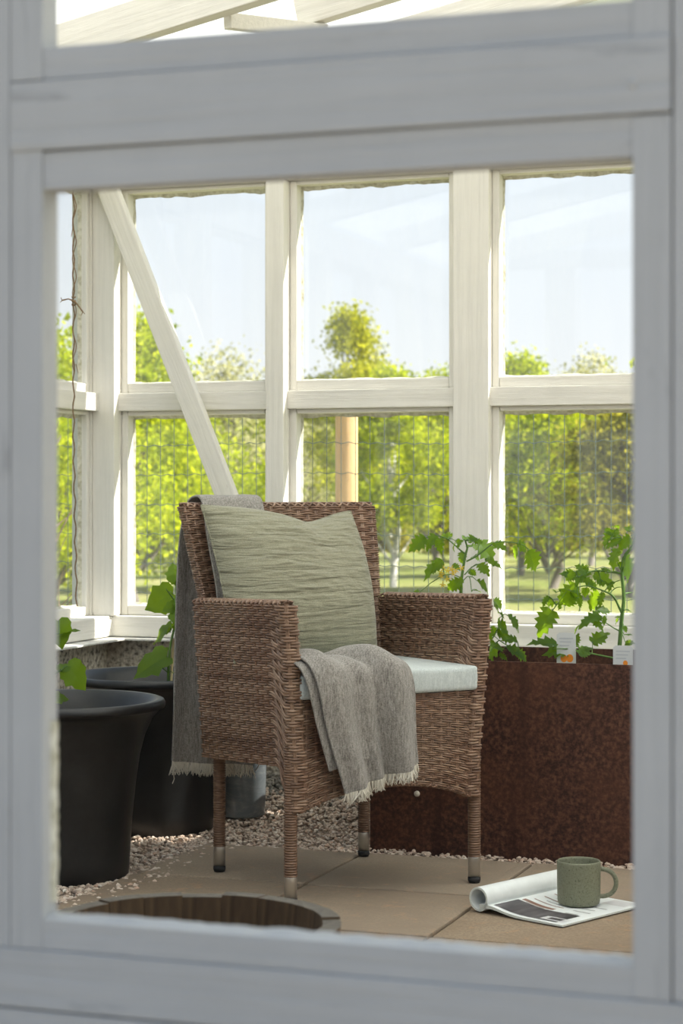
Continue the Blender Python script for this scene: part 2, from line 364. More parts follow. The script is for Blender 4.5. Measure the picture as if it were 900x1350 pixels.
# lawn and floor
g = MB(); n = 60
xs = np.linspace(-70, 45, n); ys = np.linspace(-12, 110, n)
X_, Y_ = np.meshgrid(xs, ys, indexing='ij')
Zg = -.09 + .0 * X_ + np.where(Y_ > 9, .10 * np.sin(X_ * .35) * np.sin(Y_ * .21), 0) * .5
g.grid(np.stack([X_, Y_, Zg], -1)); lawn = g.build('ground', 'lawn'); lawn['kind'] = 'structure'
floor = beam('floor', (XL - .02, YF + .02, -.2), (XR, YB, -.022), 'gravel', None, 0); floor['kind'] = 'structure'

bounce_yard = beam('path', (-9, -9, -.2), (9, YF + .0, -.06), 'bounce_yard', None, 0); bounce_yard['kind'] = 'structure'  # unseen gravel ground, added so neutral light bounces onto the front frame
# paving slabs
PX, PY, PW = -2.118, 4.918, .44
slab_me = None
for i in range(6):
    for j in range(7):
        x0 = PX + i * PW; y1 = PY - j * PW
        o = beam('paving_slab', (-PW / 2 + .004, -PW / 2 + .004, -.05), (PW / 2 - .004, PW / 2 - .004, 0), 'slab', floor, .005) if slab_me is None else link(bpy.data.objects.new('paving_slab', slab_me), floor)
        slab_me = o.data
        o.location = (x0 + PW / 2, y1 - PW / 2, -random.uniform(.0003, .0025)); o.rotation_euler = (R(random.uniform(-.12, .12)), R(random.uniform(-.12, .12)), R(random.uniform(-.35, .35)))

# gravel
def stones(name, regions, per, size, m, parent, zfun, sub=0, sphere=False):
    bm = bmesh.new(); bmesh.ops.create_icosphere(bm, subdivisions=1 + sub, radius=1)
    V = np.array([v.co[:] for v in bm.verts]); F = np.array([[v.index for v in f.verts] for f in bm.faces]); bm.free()
    P = []
    for (x0, x1, y0, y1) in regions:
        k_ = int((x1 - x0) * (y1 - y0) * per)
        P.append(np.stack([RNG.uniform(x0, x1, k_), RNG.uniform(y0, y1, k_)], -1))
    P = np.concatenate(P); k_ = len(P)
    S = RNG.uniform(*size, k_)[:, None, None]
    sc = np.ones((k_, 1, 3)) if sphere else RNG.uniform(.6, 1.25, (k_, 1, 3)) * np.array((1, 1, .7))
    jit = 1 + (0 if sphere else 1) * RNG.uniform(-.28, .22, (k_, len(V), 1))
    W = V[None] * jit * sc * S
    th = RNG.uniform(0, 6.28, k_); c_, s_ = np.cos(th)[:, None], np.sin(th)[:, None]
    W = np.stack([W[..., 0] * c_ - W[..., 1] * s_, W[..., 0] * s_ + W[..., 1] * c_, W[..., 2]], -1)
    W += np.stack([P[:, 0], P[:, 1], zfun(P[:, 0], P[:, 1])], -1)[:, None]
    me = bpy.data.meshes.new(name); nv = len(V)
    FF = (F[None] + (np.arange(k_) * nv)[:, None, None]).reshape(-1, 3)
    me.from_pydata(W.reshape(-1, 3).tolist(), [], FF.tolist()); me.materials.append(M[m])
    if sphere: me.polygons.foreach_set('use_smooth', [True] * len(me.polygons))
    o = link(bpy.data.objects.new(name, me), parent); o['kind'] = 'stuff'; return o
zg = lambda x, y: -.018 + RNG.uniform(0, .016, len(x)) + np.clip((y - 5.15) * .16, 0, .09)
stones('gravel', [(-2.64, -2.10, 3.3, 5.56), (-2.10, -1.70, 4.905, 5.56), (-1.70, -.5, 4.905, 4.99), (-2.13, -2.02, 4.05, 4.92)], 11000, (.0042, .0085), 'stones', floor, zg)
stones('clay_pebbles', [(-2.45, -1.70, 5.44, 5.575)], 11000, (.006, .0095), 'clay', floor, lambda x, y: .005 + np.clip((y - 5.42) * .55, 0, .1) + RNG.uniform(-.004, .006, len(x)), 0, True)

# ---------------- windows made of stop strips and a pane
WIN = [0]
def window(axis, plane, a0, a1, z0, z1, inner=-1, strip=.022, glass=True, depth=.05):
    """axis 'x': spans x in a plane of constant y; axis 'y': spans y in a plane of constant x"""
    WIN[0] += 1; w = struct('window_%d' % WIN[0])
    def b(nm, a_lo, a_hi, zl, zh, p0, p1, m):
        if axis == 'x': return beam(nm, (a_lo, p0, zl), (a_hi, p1, zh), m, w, .004, .0008)
        return beam(nm, (p0, a_lo, zl), (p1, a_hi, zh), m, w, .004, .0008)
    p0, p1 = plane, plane + inner * depth
    gm = 'paint_x' if axis == 'x' else 'paint_y'
    b('glazing_strip', a0, a0 + strip, z0, z1, p0, p1, 'paint_z'); b('glazing_strip', a1 - strip, a1, z0, z1, p0, p1, 'paint_z')
    b('glazing_strip', a0 + strip, a1 - strip, z0, z0 + strip + .008, p0, p1, gm); b('glazing_strip', a0 + strip, a1 - strip, z1 - strip * .6, z1, p0, p1, gm)
    if glass:
        pane = b('pane', a0 + .004, a1 - .004, z0 + .004, z1 - .004, plane + .001 * -inner, plane + .005 * -inner, 'glass')
        # ragged putty along the pane's inner edge
        mb = MB(); q = plane + inner * .003
        for side in range(4):
            k_ = 26; pts_o, pts_i = [], []
            for i in range(k_ + 1):
                t = i / k_; wv = .006 + .006 * abs(math.sin(i * .5 + side + a0 * 9) * math.sin(i * .23 + a0 * 5)) + .003 * random.random()
                if side == 0: A, Bp = (a0 + strip + t * (a1 - a0 - 2 * strip), z0 + strip + .008), (0, wv * .6)
                elif side == 1: A, Bp = (a0 + strip + t * (a1 - a0 - 2 * strip), z1 - strip * .6), (0, -wv)
                elif side == 2: A, Bp = (a0 + strip, z0 + strip + t * (z1 - z0 - 2 * strip)), (wv * .4, 0)
                else: A, Bp = (a1 - strip, z0 + strip + t * (z1 - z0 - 2 * strip)), (-wv * .8, 0)
                for lst, f_ in ((pts_o, 0), (pts_i, 1)):
                    a_, z_ = A[0] + Bp[0] * f_, A[1] + Bp[1] * f_; pp = q + inner * (.010 * (1 - f_))
                    lst.append((a_, pp, z_) if axis == 'x' else (pp, a_, z_))
            mb.grid(np.array([pts_o, pts_i]))
        mb.build('putty', 'putty', w, False)
    return w

# ---------------- back wall
wall_back = beam('wall_back', (XL - .06, 5.60, -.2), (XR + .06, 5.80, .47), 'concrete', None, .006); wall_back['kind'] = 'structure'
beam('flashing', (XL, 5.535, .470), (XR, 5.70, .476), 'flash', wall_back, .001)
beam('sill', (XL, 5.575, .478), (XR, 5.72, Z_SILL), 'paint_x', wall_back, .005)
beam('header', (XL, 5.585, Z_TOP), (XR, 5.70, Z_PLATE), 'paint_x', wall_back, .005)
beam('corner_post', (-2.765, 5.56, Z_SILL), (-2.692, 5.68, Z_TOP), 'paint_z', wall_back, .004)
posts = []; x = -2.204; wide = False
edges = [(-2.765, -2.692)]
xx = [(-2.204, -2.148), (-1.640, -1.535), (-1.062, -1.006), (-.50, -.395), (.078, .134), (.64, .745), (1.20, 1.256), (1.52, 1.62)]
for q, (a, b_) in enumerate(xx):
    beam('post' if q % 2 else 'mullion', (a, 5.575 if q % 2 else 5.56, Z_SILL), (b_, 5.69, Z_TOP), 'paint_z', wall_back, .004); edges.append((a, b_))
for q in range(len(edges) - 1):
    a, b_ = edges[q][1], edges[q + 1][0]
    beam('rail', (a - .004, 5.592, Z_R0), (b_ + .004 if q != 1 else b_ - .001, 5.68, Z_R1), 'paint_x', wall_back, .003)
    window('x', YB, a, b_, Z_SILL, Z_R0, -1); window('x', YB, a, b_, Z_R1, Z_TOP, -1)
slanted('diagonal_brace', (-2.722, 5.548, 1.86), (-2.195, 5.548, .60), .030, .062, 'paint_x', wall_back, up=(1, 0, .42))
# gable above the header
gm = MB(); gm.add([(XL, 5.65, Z_PLATE), (XR, 5.65, Z_PLATE), (XR, 5.65, 2.06), (-.6, 5.65, 2.53), (XL, 5.65, 2.06)], [(0, 1, 2, 3, 4)])
gm.add([(XL, 5.656, Z_PLATE), (XR, 5.656, Z_PLATE), (XR, 5.656, 2.06), (-.6, 5.656, 2.53), (XL, 5.656, 2.06)], [(4, 3, 2, 1, 0)])
gm.build('gable_sheet', 'roof', wall_back, False)

# ---------------- left wall and right wall
def side_wall(name, xg, inner, bays):
    w = beam(name, (xg - .12 * inner - .0, YF + .1, -.2), (xg + .07 * inner, 5.60, .47), 'concrete', None, .006); w['kind'] = 'structure'
    beam('flashing', (xg - .04 * inner, YF + .1, .470), (xg + .155 * inner, 5.60, .4755), 'flash', w, .001)
    beam('sill', (xg - .05 * inner, YF + .1, .478), (xg + .095 * inner, 5.60, Z_SILL), 'paint_y', w, .005)
    beam('top_plate', (xg - .04 * inner, YF + .05, Z_TOP), (xg + .07 * inner, 5.60, Z_PLATE), 'paint_y', w, .005)
    ed = [5.635] + bays
    for q, y in enumerate(bays[:-1]):
        beam('post', (xg - .03 * inner, y - .04, Z_SILL), (xg + .075 * inner, y + .04, Z_TOP), 'paint_z', w, .004)
    beam('post', (xg - .03 * inner, 5.555, Z_SILL), (xg + .035 * inner, 5.60, Z_TOP), 'paint_z', w, .003)
    lst = [5.555] + bays
    for q in range(len(lst) - 1):
        y1 = lst[q] - (.04 if q else 0); y0 = lst[q + 1] + .04
        beam('rail', (xg - .02 * inner, y0 - .003, Z_R0), (xg + .058 * inner, y1 + (.04 if q == 0 else .003), Z_R1), 'paint_y', w, .003)
        window('y', xg, y0, y1, Z_SILL, Z_R0, inner, .02, True, .03); window('y', xg, y0, y1, Z_R1, Z_TOP, inner, .02, True, .03)
    return w
wall_left = side_wall('wall_left', XL, 1, [4.98, 4.38, 3.78, 3.18, 2.58, 1.85])
wall_right = side_wall('wall_right', XR, -1, [4.98, 4.38, 3.78, 3.18, 2.58, 1.85])

# ---------------- front wall: weathered window frame the view looks through
wall_front = beam('wall_front', (XL - .06, YF + .005, -.2), (XR + .06, YF + .12, .40), 'concrete', None, .006); wall_front['kind'] = 'structure'
beam('sill', (XL, YF - .004, .452), (XR, YF + .045, .505), 'front_x', wall_front, .0018, .0005)
beam('base_board', (XL, YF - .004, .36), (XR, YF + .05, .450), 'front_x', wall_front, .0018, .0005)
PITCH = .677
centers = [-.886 + (i - 3) * PITCH for i in range(8)]      # posts, each .07 wide, at the bay edges
bays_x = [-.902 + (i - 3) * PITCH for i in range(8)]
for i, bx in enumerate(bays_x):
    beam('post', (bx - .0755, YF - .001, .5052), (bx - .0005, YF + .06, 1.98), 'front_z', wall_front, .0018, .0005)
for i in range(7):
    a, re = bays_x[i], bays_x[i] + .6005
    # stiles on each side, cross boards between
    ax, bx = -.869 + (i - 3) * PITCH, -.333 + (i - 3) * PITCH
    beam('stile', (a + .0005, YF - .002, .5055), (ax, YF + .028, 1.2255), 'front_z', wall_front, .0015, .0004)
    beam('stile', (bx, YF - .002, .5055), (re, YF + .028, 1.2235), 'front_z', wall_front, .0015, .0004)
    beam('stile', (a + .0005, YF - .002, 1.289), (ax, YF + .028, 1.98), 'front_z', wall_front, .0015, .0004)
    beam('stile', (bx, YF - .002, 1.287), (re, YF + .028, 1.98), 'front_z', wall_front, .0015, .0004)
    beam('bottom_rail', (ax - .001, YF - .001, .5052), (bx + .001, YF + .03, .533), 'front_x', wall_front, .0015, .0004)
    beam('lower_rail', (ax - .001, YF, 1.190), (bx + .001, YF + .03, 1.2245), 'front_x', wall_front, .0018, .0005)
    beam('cross_board', (a + .001, YF - .0045, 1.2255), (re, YF + .03, 1.2875), 'front_x', wall_front, .0018, .0005)
    beam('upper_rail', (ax - .001, YF, 1.2885), (bx + .001, YF + .03, 1.318), 'front_x', wall_front, .0018, .0005)
    # crusty putty line along the bottom of the opening, where the glass has been taken out
    mb = MB(); prev = None; ring = []
    for q in range(61):
        x_ = ax + (bx - ax) * q / 60; h = .002 + .0025 * random.random(); y_ = YF + .018
        ring.append([(x_, y_ - .012, .5325), (x_, y_ - .006 + random.uniform(-.002, .002), .533 + h), (x_, y_ + .004, .533 + h * .8), (x_, y_ + .009, .5325)])
    mb.grid(np.array(ring)); mb.build('putty', 'front_x', wall_front, True)
    mb = MB(); ring = []
    for q in range(31):
        z_ = .545 + .165 * q / 30; h = .0022 + .0018 * random.random()
        ring.append([(ax - .0005, YF + .012, z_), (ax + h, YF + .016, z_), (ax + h, YF + .022, z_), (ax - .0005, YF + .026, z_)])
    mb.grid(np.array(ring)); mb.build('putty', 'putty', wall_front, True)
knot_me = MB().lathe([(0, -.0012), (.003, -.0012), (.0045, 0), (.005, .002)], 14).mesh('knot_mark', 'front_z')  # low disc modelling a knot mark in the wood, set in every bay
for i in range(7):
    o = link(bpy.data.objects.new('knot_mark', knot_me), wall_front); o.location = (-.332 + (i - 3) * PITCH, YF - .0048, 1.249); o.rotation_euler = (R(-90), 0, 0)
beam('top_plate', (XL, YF - .005, 1.98), (XR, YF + .09, 2.06), 'front_x', wall_front, .005)

# ---------------- roof
ceiling = struct('ceiling')
RS = .21
zr = lambda x: 2.055 + RS * (min(x, -1.2 - x) + 2.85) if False else (2.055 + RS * (x + 2.85) if x < -.6 else 2.055 + RS * (1.65 - x))
for side, (xa, xb) in enumerate(((XL - .12, -.6), (-.6, XR + .12))):
    for q in range(5):
        y0 = 1.55 + q * .84; mb = MB()
        P = [(xa, y0, zr(xa)), (xb, y0, zr(xb)), (xb, y0 + .85, zr(xb)), (xa, y0 + .85, zr(xa))]
        mb.add(P + [(p[0], p[1], p[2] + .006) for p in P], [(0, 3, 2, 1), (4, 5, 6, 7), (0, 1, 5, 4), (1, 2, 6, 5), (2, 3, 7, 6), (3, 0, 4, 7)])
        mb.build('roof_sheet', 'roof', ceiling, False)
for y in (1.72, 2.75, 3.75, 4.80, 5.62):
    for xa, xb in ((XL - .02, -.6), (XR + .02, -.6)):
        slanted('rafter', (xa, y, zr(xa) - .054), (xb, y, zr(xb) - .054), .05, .10, 'paint_x', ceiling)
slanted('rafter', (-1.93, 5.10, zr(-1.93) - .054), (-.6, 5.10, zr(-.6) - .054), .045, .10, 'paint_x', ceiling)
slanted('strut', (-2.02, 4.83, 2.115), (-1.86, 5.12, 2.135), .03, .04, 'paint_y', ceiling)
beam('ridge_beam', (-.63, 1.6, 2.36), (-.57, 5.7, 2.50), 'paint_y', ceiling, .004)

# ================================================================== OUTSIDE
# wire mesh fence
def fence(label, p, q, nposts, post_at, ztop=1.17):
    p, q = Vector(p), Vector(q); d = (q - p); ln = d.length; ang = math.atan2(d.y, d.x)
    f = thing('wire_mesh_fence', label, 'fence', (p.x, p.y, -.09), ang)
    mb = MB(); zt = ztop + .09
    k_ = int(ln / .05)
    for i in range(k_): mb.tube([(i * .05, 0, .0), (i * .05, 0, zt)], .00125, 4, 0, False)
    for j in range(int(zt / .1) + 1):
        z = zt - j * .1
        if z < 0.01: continue
        pts = []
        for i in range(k_ * 2):
            u_ = i * .025; pts.append((u_, .0035, z + (.0035 if i % 2 else -.0025) + .004 * math.sin(u_ * 5)))
        mb.tube(pts, .00125, 4, 0, False)
    o = mb.build('wire_mesh', 'wire', f); o['kind'] = 'stuff'
    for u_ in post_at:
        m2 = MB(); rr = .0385
        m2.lathe([(0, 0), (rr, 0), (rr * .99, .3), (rr * .975, zt + .05), (rr * .7, zt + .075), (0, zt + .08)], 24); po = m2.build('fence_post', 'pine', f); po.location = (u_, rr + .008, 0)
    return f
fence('green wire mesh fence with round pine post behind the back windows', (-4.0, 6.35, 0), (1.0, 6.35, 0), 3, [1.753, 4.2])
fence('green wire mesh fence with round pine post outside the left windows', (-3.45, 2.0, 0), (-3.45, 6.3, 0), 2, [.4, 2.2])

# trees
def make_tree(name, label, loc, h, rx, mname, trunk='bark', nleaf=4200, leaf=.075, z0=.35, clumps=46, tr=.045, group=None, shape=1.0, cone=False):
    t = thing(name, label, 'tree', loc, 0, group)
    mb = MB()
    top = h * .86; pts = [(0, 0, 0)] + [(rx * .10 * math.sin(q * 1.3 + loc[0]), rx * .10 * math.cos(q * 1.1 + loc[1]), top * (q + 1) / 6) for q in range(6)]
    mb.tube(pts, np.linspace(tr, tr * .25, 7), 7)
    rs = np.random.default_rng(int(abs(loc[0] * 131 + loc[1] * 17)))
    C = []
    for i in range(clumps):
        zz = z0 * h + (h - z0 * h) * rs.random() ** (1 / shape * .9)
        f = (zz - z0 * h) / (h - z0 * h); rad = rx * (math.sin(math.pi * min(1, f * .86 + .14)) ** .7) * rs.random() ** .5
        if cone: rad = rx * (1.08 - f) * rs.random() ** .5
        a = rs.uniform(0, 6.283); c = (rad * math.cos(a), rad * math.sin(a), zz); C.append(c)
        if i % 2 == 0:
            b0 = max(.12 * h, zz - rad * .8 - .2); p0 = (pts[3][0] * .5, pts[3][1] * .5, min(b0, top))
            mb.tube([p0, ((p0[0] + c[0]) * .55, (p0[1] + c[1]) * .55, (p0[2] + zz) / 2), c], (tr * .35, tr * .22, tr * .08), 5)
    mb.build('trunk', trunk, t)
    C = np.array(C); n_ = nleaf
    ci = C[rs.integers(0, len(C), n_)]; cs = rs.uniform(.10, .22, len(C)) * rx
    P = ci + rs.normal(0, 1, (n_, 3)) * (rx * (.11 if cone else .16)) * np.array((1, 1, .8)); P[:, 2] = np.clip(P[:, 2], .12, None)
    A = rs.normal(0, 1, (n_, 3)); A /= np.linalg.norm(A, axis=1)[:, None]; B = np.cross(A, rs.normal(0, 1, (n_, 3))); B /= np.linalg.norm(B, axis=1)[:, None]
    s = (leaf * rs.uniform(.5, 1.25, n_))[:, None]
    V = np.stack([P - A * s, P + B * s * .62, P + A * s, P - B * s * .62], 1).reshape(-1, 3)
    F = (np.arange(n_) * 4)[:, None] + np.arange(4)[None]
    me = bpy.data.meshes.new('foliage'); me.from_pydata(V.tolist(), [], F.tolist()); me.materials.append(M[mname])
    link(bpy.data.objects.new('foliage', me), t); return t
GZ = -.10
TG = 'trees at the edge of the meadow'
T = [ # px in the photo, distance, height, radius, material, trunk, label
    (62, 15.5, 2.1, 1.0, 'tree_vivid', 'bark', 'vivid yellow-green bushy tree seen through the left wall window'),
    (178, 18, 2.40, .72, 'tree_vivid', 'bark', 'vivid yellow-green bushy tree behind the diagonal brace'),
    (255, 20.5, 1.55, .95, 'tree_vivid', 'bark', 'low yellow-green bush beside the brace'),
    (305, 26, 2.7, .95, 'tree_pale', 'bark', 'thin pale budding tree between brace and mullion'),
    (402, 27.5, 2.2, .8, 'tree_pale', 'bark', 'pale olive tree half hidden by the pine post'),
    (464, 24, 3.02, .95, 'tree_olive', 'bark', 'tall pointed green tree above the pine fence post'),
    (518, 20.5, 2.1, .58, 'tree_vivid', 'birch', 'slender birch with white trunk in the middle window'),
    (578, 25, 2.3, .8, 'tree_vivid', 'bark', 'yellow-green tree against the wide white post'),
    (686, 23, 2.5, .66, 'tree_vivid', 'bark', 'bright yellow round tree in the upper right pane'),
    (727, 20.0, 1.75, .75, 'tree_vivid', 'bark', 'yellow-green tree with dark straight trunk behind the tomato plants'),
    (778, 26, 2.65, .7, 'tree_pale', 'bark', 'loose pale tree between the two dark trunks'),
    (826, 18.5, 1.7, .75, 'tree_dark', 'bark', 'dark brownish green tree above the rightmost tomato plant'),
]
for px, d, h, rx, mn, tk, lb in T:
    p = at(px, 0, d)
    make_tree('birch_tree' if tk == 'birch' else 'meadow_tree', lb, (p.x, p.y, GZ), h, rx, mn, tk, nleaf=13000 if mn != 'tree_pale' else 5200, leaf=.030, z0=.2 if 'bush' in lb else .30, group=TG, cone='pointed' in lb, tr=.05 if tk != 'birch' else .04)
for i in range(3):
    p = at(-140 - i * 330, 0, 22 + (i * 7) % 5); make_tree('meadow_tree', 'yellow-green tree further along the meadow edge', (p.x, p.y, GZ), 2.8, 1.5, 'tree_vivid' if i % 2 else 'tree_olive', nleaf=4000, leaf=.06, group=TG)
    p = at(960 + i * 330, 0, 23 + (i * 5) % 4); make_tree('meadow_tree', 'yellow-green tree further along the meadow edge', (p.x, p.y, GZ), 2.7, 1.5, 'tree_olive' if i % 2 else 'tree_vivid', nleaf=4000, leaf=.06, group=TG)
for i in range(11):                                      # the wood behind them
    px = 0 + i * 95; d = 36 + (i % 2) * 4.5; p = at(px, 0, d)
    mn = ['tree_vivid', 'tree_olive', 'tree_vivid', 'tree_olive'][i % 4] if px > 330 else 'tree_vivid'
    make_tree('woodland_tree', ('dense vivid yellow-green far tree in the wood beyond the meadow' if mn == 'tree_vivid' else 'dense olive green far tree in the wood beyond the meadow'), (p.x, p.y, GZ), 2.35 + .4 * ((i * 3) % 4) / 3, 1.2, mn, nleaf=15000, leaf=.052, z0=.06, clumps=90, group='far trees of the wood', tr=.07, shape=1.3)
BUSH_L = ['low dark green undergrowth bush at the foot of the wood', 'low yellow-green undergrowth bush at the foot of the wood']
for i in range(12):
    p = at(40 + i * 78, 0, 28 + (i * 3) % 4); make_tree('undergrowth_bush', BUSH_L[0 if i % 3 == 0 else 1], (p.x, p.y, GZ), .72 + .2 * ((i * 5) % 3) / 2, .52, 'tree_dark' if i % 3 == 0 else 'tree_olive', nleaf=4500, leaf=.036, z0=.05, clumps=40, group='undergrowth at the foot of the wood', tr=.02)
# bare shrub by the left windows
sh = thing('bare_shrub', 'bare pinkish-brown twiggy shrub outside the left wall window', 'shrub', (-4.05, 7.15, -.09))
mb = MB()
for q in range(26):
    a = random.uniform(0, 6.28); r_ = random.uniform(.15, .6); hh = random.uniform(.6, 1.3); b0 = (random.uniform(-.06, .06), random.uniform(-.06, .06), 0)
    mid = (r_ * .35 * math.cos(a), r_ * .35 * math.sin(a), hh * .5); tip = (r_ * math.cos(a + .3), r_ * math.sin(a + .3), hh)
    mb.tube([b0, mid, tip], (.007, .0045, .0015), 5)
    for w_ in range(3):
        s_ = random.uniform(.3, .9); bp = Vector(mid).lerp(Vector(tip), s_); mb.tube([bp, bp + Vector((random.uniform(-.2, .2), random.uniform(-.2, .2), random.uniform(.05, .25)))], (.003, .001), 4)
mb.build('twigs', 'twig', sh)

# ================================================================== THE ARMCHAIR
CH = (-1.466, 4.433, 0.0); CH_RZ = R(50.2)
def weave(mb, surf, ns, nr, closed=False, flip=1, A=.0030, core=True, sub=4, h=.0024, cap=None):
    """horizontal pairs of strands over and under upright stakes, on surf(a, t)"""
    na = ns * sub
    def frame(a, t):
        e_ = 1e-3; p = surf(a, t); da = surf(a + e_, t) - surf(a - e_, t); dt = surf(a, t + e_) - surf(a, t - e_)
        nn = np.cross(da, dt) * flip; nn /= np.linalg.norm(nn, axis=-1)[..., None] + 1e-9
        dt = dt / (np.linalg.norm(dt, axis=-1)[..., None] + 1e-9); return p, nn, dt
    a = np.arange(na + (0 if closed else 1)) / na
    L0 = np.linalg.norm(surf(np.array([.5]), np.array([1.])) - surf(np.array([.5]), np.array([0.])))
    pitch = L0 / nr
    for r_ in range(nr):
        jit = random.uniform(-.12, .12); ph = random.uniform(-.25, .25)
        for k_ in (-.25, .25):
            t = np.full_like(a, (r_ + .5 + k_ + jit * .4) / nr); p, nn, dt = frame(a, t)
            off = A * np.cos(math.pi * ns * a + math.pi * r_ + ph * .3)
            loc_p = np.linalg.norm(surf(a, t + .5 / nr) - surf(a, t - .5 / nr), axis=-1)[:, None]   # local row pitch
            w_ = loc_p * .232
            c = p + nn * off[:, None]
            G = np.stack([c - dt * w_ - nn * h * .4, c - dt * w_ * .62 + nn * h * .75, c + nn * h, c + dt * w_ * .62 + nn * h * .75, c + dt * w_ - nn * h * .4], 1)
            mb.grid(G, 0, closed, False)
    ts = np.linspace(0, 1, max(6, nr // 3))
    for k_ in range(ns + (0 if closed else 1)):
        for o_ in (-.10, .10):
            aa = np.full_like(ts, min(1, max(0, (k_ + o_) / ns))); p, nn, dt = frame(aa, ts)
            sd = np.cross(nn, dt); w_ = .0022
            G = np.stack([p - sd * w_ - nn * .0005, p + nn * .0010, p + sd * w_ - nn * .0005], 1); mb.grid(G, 0)
    if core:
        a2 = np.linspace(0, 1, ns + 1)[:None if not closed else -1]; t2 = np.linspace(0, 1, 9)
        AA, TT = np.meshgrid(a2, t2, indexing='ij'); p, nn, dt = frame(AA, TT)
        mb.grid(p - nn * .0032, 1, closed, False)  # dark backing closes the weave; its near-black stands in for shade between strands
def braid(mb, path, wx, hz, pitch=.021, rad=.0030):
    """two opposite spirals of strand bound over a top edge"""
    P = np.array(path, float); seg = np.linalg.norm(np.diff(P, axis=0), axis=1); s = np.concatenate([[0], np.cumsum(seg)]); ln = s[-1]
    q = np.linspace(0, ln, int(ln / .0035)); C = np.stack([np.interp(q, s, P[:, i]) for i in range(3)], -1)
    T = np.gradient(C, axis=0); T /= np.linalg.norm(T, axis=1)[:, None]; S_ = np.cross(T, (0, 0, 1.)); S_ /= np.linalg.norm(S_, axis=1)[:, None]; U = np.cross(S_, T)
    for hand in (1, -1):
        for off in (0, .34, .67):
            th = hand * 2 * math.pi * (q / (pitch * 3) + off)
            mb.tube(C + S_ * (wx * np.cos(th))[:, None] + U * (hz * np.sin(th))[:, None], rad, 5, 0)
    mb.tube(C, [min(wx, hz) * .9] * len(C), 8, 0)
chair = thing('armchair', 'brown woven wicker armchair with grey cushion standing on the paving slabs', 'chair', CH, CH_RZ)
ARM_TOP = .652
def arm(side):
    th = .038; r_ = .013
    pts = [(0, .415), (0, -.024 + r_)]
    for q in range(1, 6): an = q / 6 * math.pi / 2; pts.append((r_ - r_ * math.cos(an), -.024 + r_ - r_ * math.sin(an)))
    pts.append((r_, -.024)); pts.append((th - r_, -.024))
    for q in range(1, 6): an = q / 6 * math.pi / 2; pts.append((th - r_ + r_ * math.sin(an), -.024 + r_ - r_ * math.cos(an)))
    pts += [(th, -.024 + r_), (th, .415)]
    pts = np.array(pts); s = np.concatenate([[0], np.cumsum(np.linalg.norm(np.diff(pts, axis=0), axis=1))]); s /= s[-1]
    def surf(a, t):
        a = np.clip(a, 0, 1); c = np.interp(a, s, pts[:, 0]); v = np.interp(a, s, pts[:, 1])
        zb = np.where(v > .05, .302 - .022 * np.clip(v / .4, 0, 1), .300 - .095 * np.clip((.05 - v) / .055, 0, 1) ** 1.5)
        z = zb + (ARM_TOP + .012 * np.clip(1 - v / .4, 0, 1) - zb) * t
        f_ = (z - .29) / .37
        u_ = -(.251 + .030 * np.clip(f_, 0, 1.1)) + c
        return np.stack([side * -1 * -u_ if side > 0 else u_, v - .008 * f_ * (v < .2), z], -1) * np.array([(-1 if side > 0 else 1), 1, 1]) if False else np.stack([u_ * (1 if side < 0 else -1), v - .008 * f_, z], -1)
    mb = MB(); weave(mb, surf, 37, 34, False, 1 if side < 0 else -1)
    path = [(side * (.281 - th / 2), v, ARM_TOP + .013 * max(0, 1 - v / .4)) for v in np.linspace(.41, -.014, 14)]
    braid(mb, path, .0195, .0075)
    mb.build('armrest', ['wicker', 'gap_shade'], chair)
arm(-1); arm(1)
def vfront(z): return .392 + .112 * np.clip((z - .45) / .435, 0, 1.1) ** 1.2
def back_surf(a, t):
    a = np.mod(a, 1.0); z = .29 + .588 * t; w = .205 + .066 * t; th = .036
    per = 2 * (w * 2) + 2 * th; q = a * per
    u_ = np.where(q < 2 * w, -w + q, np.where(q < 2 * w + th, w, np.where(q < 4 * w + th, w - (q - 2 * w - th), -w)))
    v_ = np.where(q < 2 * w, 0, np.where(q < 2 * w + th, q - 2 * w, np.where(q < 4 * w + th, th, th - (q - 4 * w - th))))
    v_ = v_ + vfront(z) - .022 * (u_ / w) ** 2       # gently hollowed
    return np.stack([u_, v_, z], -1)
mb = MB(); weave(mb, back_surf, 46, 54, True)
braid(mb, [(u_, float(vfront(.878)) + .018 - .022 * (u_ / .271) ** 2, .878) for u_ in np.linspace(-.266, .266, 20)], .0195, .0075)
mb.build('backrest', ['wicker', 'gap_shade'], chair)
def apron_surf(a, t):
    u_ = -.236 + .472 * a; zb = .203 + .045 * np.clip(1 - np.abs(u_ / .236) ** 2.3, 0, 1); z = zb + (.452 - zb) * t
    return np.stack([u_, np.full_like(u_, -.018) + 0 * t, z], -1)
mb = MB(); weave(mb, apron_surf, 20, 22)
pth = [(u_, -.012, .203 + .045 * max(0, 1 - abs(u_ / .236) ** 2.3)) for u_ in np.linspace(-.232, .232, 30)]
braid(mb, pth, .006, .004, .016, .0024)
mb.build('apron', ['wicker', 'gap_shade'], chair)
beam('seat', (-.236, -.005, .425), (.236, .41, .452), 'wicker', chair, .006)
prof = []
for q in range(int(.40 / .0058)):
    z = .060 + q * .0058
    for j in range(5): prof.append((.0132 + .0024 * math.sin(math.pi * j / 5) ** .7, z + .0058 * j / 5))
leg_me = MB().lathe(prof, 14).mesh('leg', 'wicker_leg')
cap_me = MB().lathe([(.0, .062), (.0139, .062), (.0142, .060), (.0142, .013), (.0, .013)], 20).mesh('foot_cap', 'steel')
foot_me = MB().lathe([(.0, .014), (.0148, .014), (.0150, .006), (.0125, 0), (0, 0)], 20).mesh('rubber_foot', 'black')
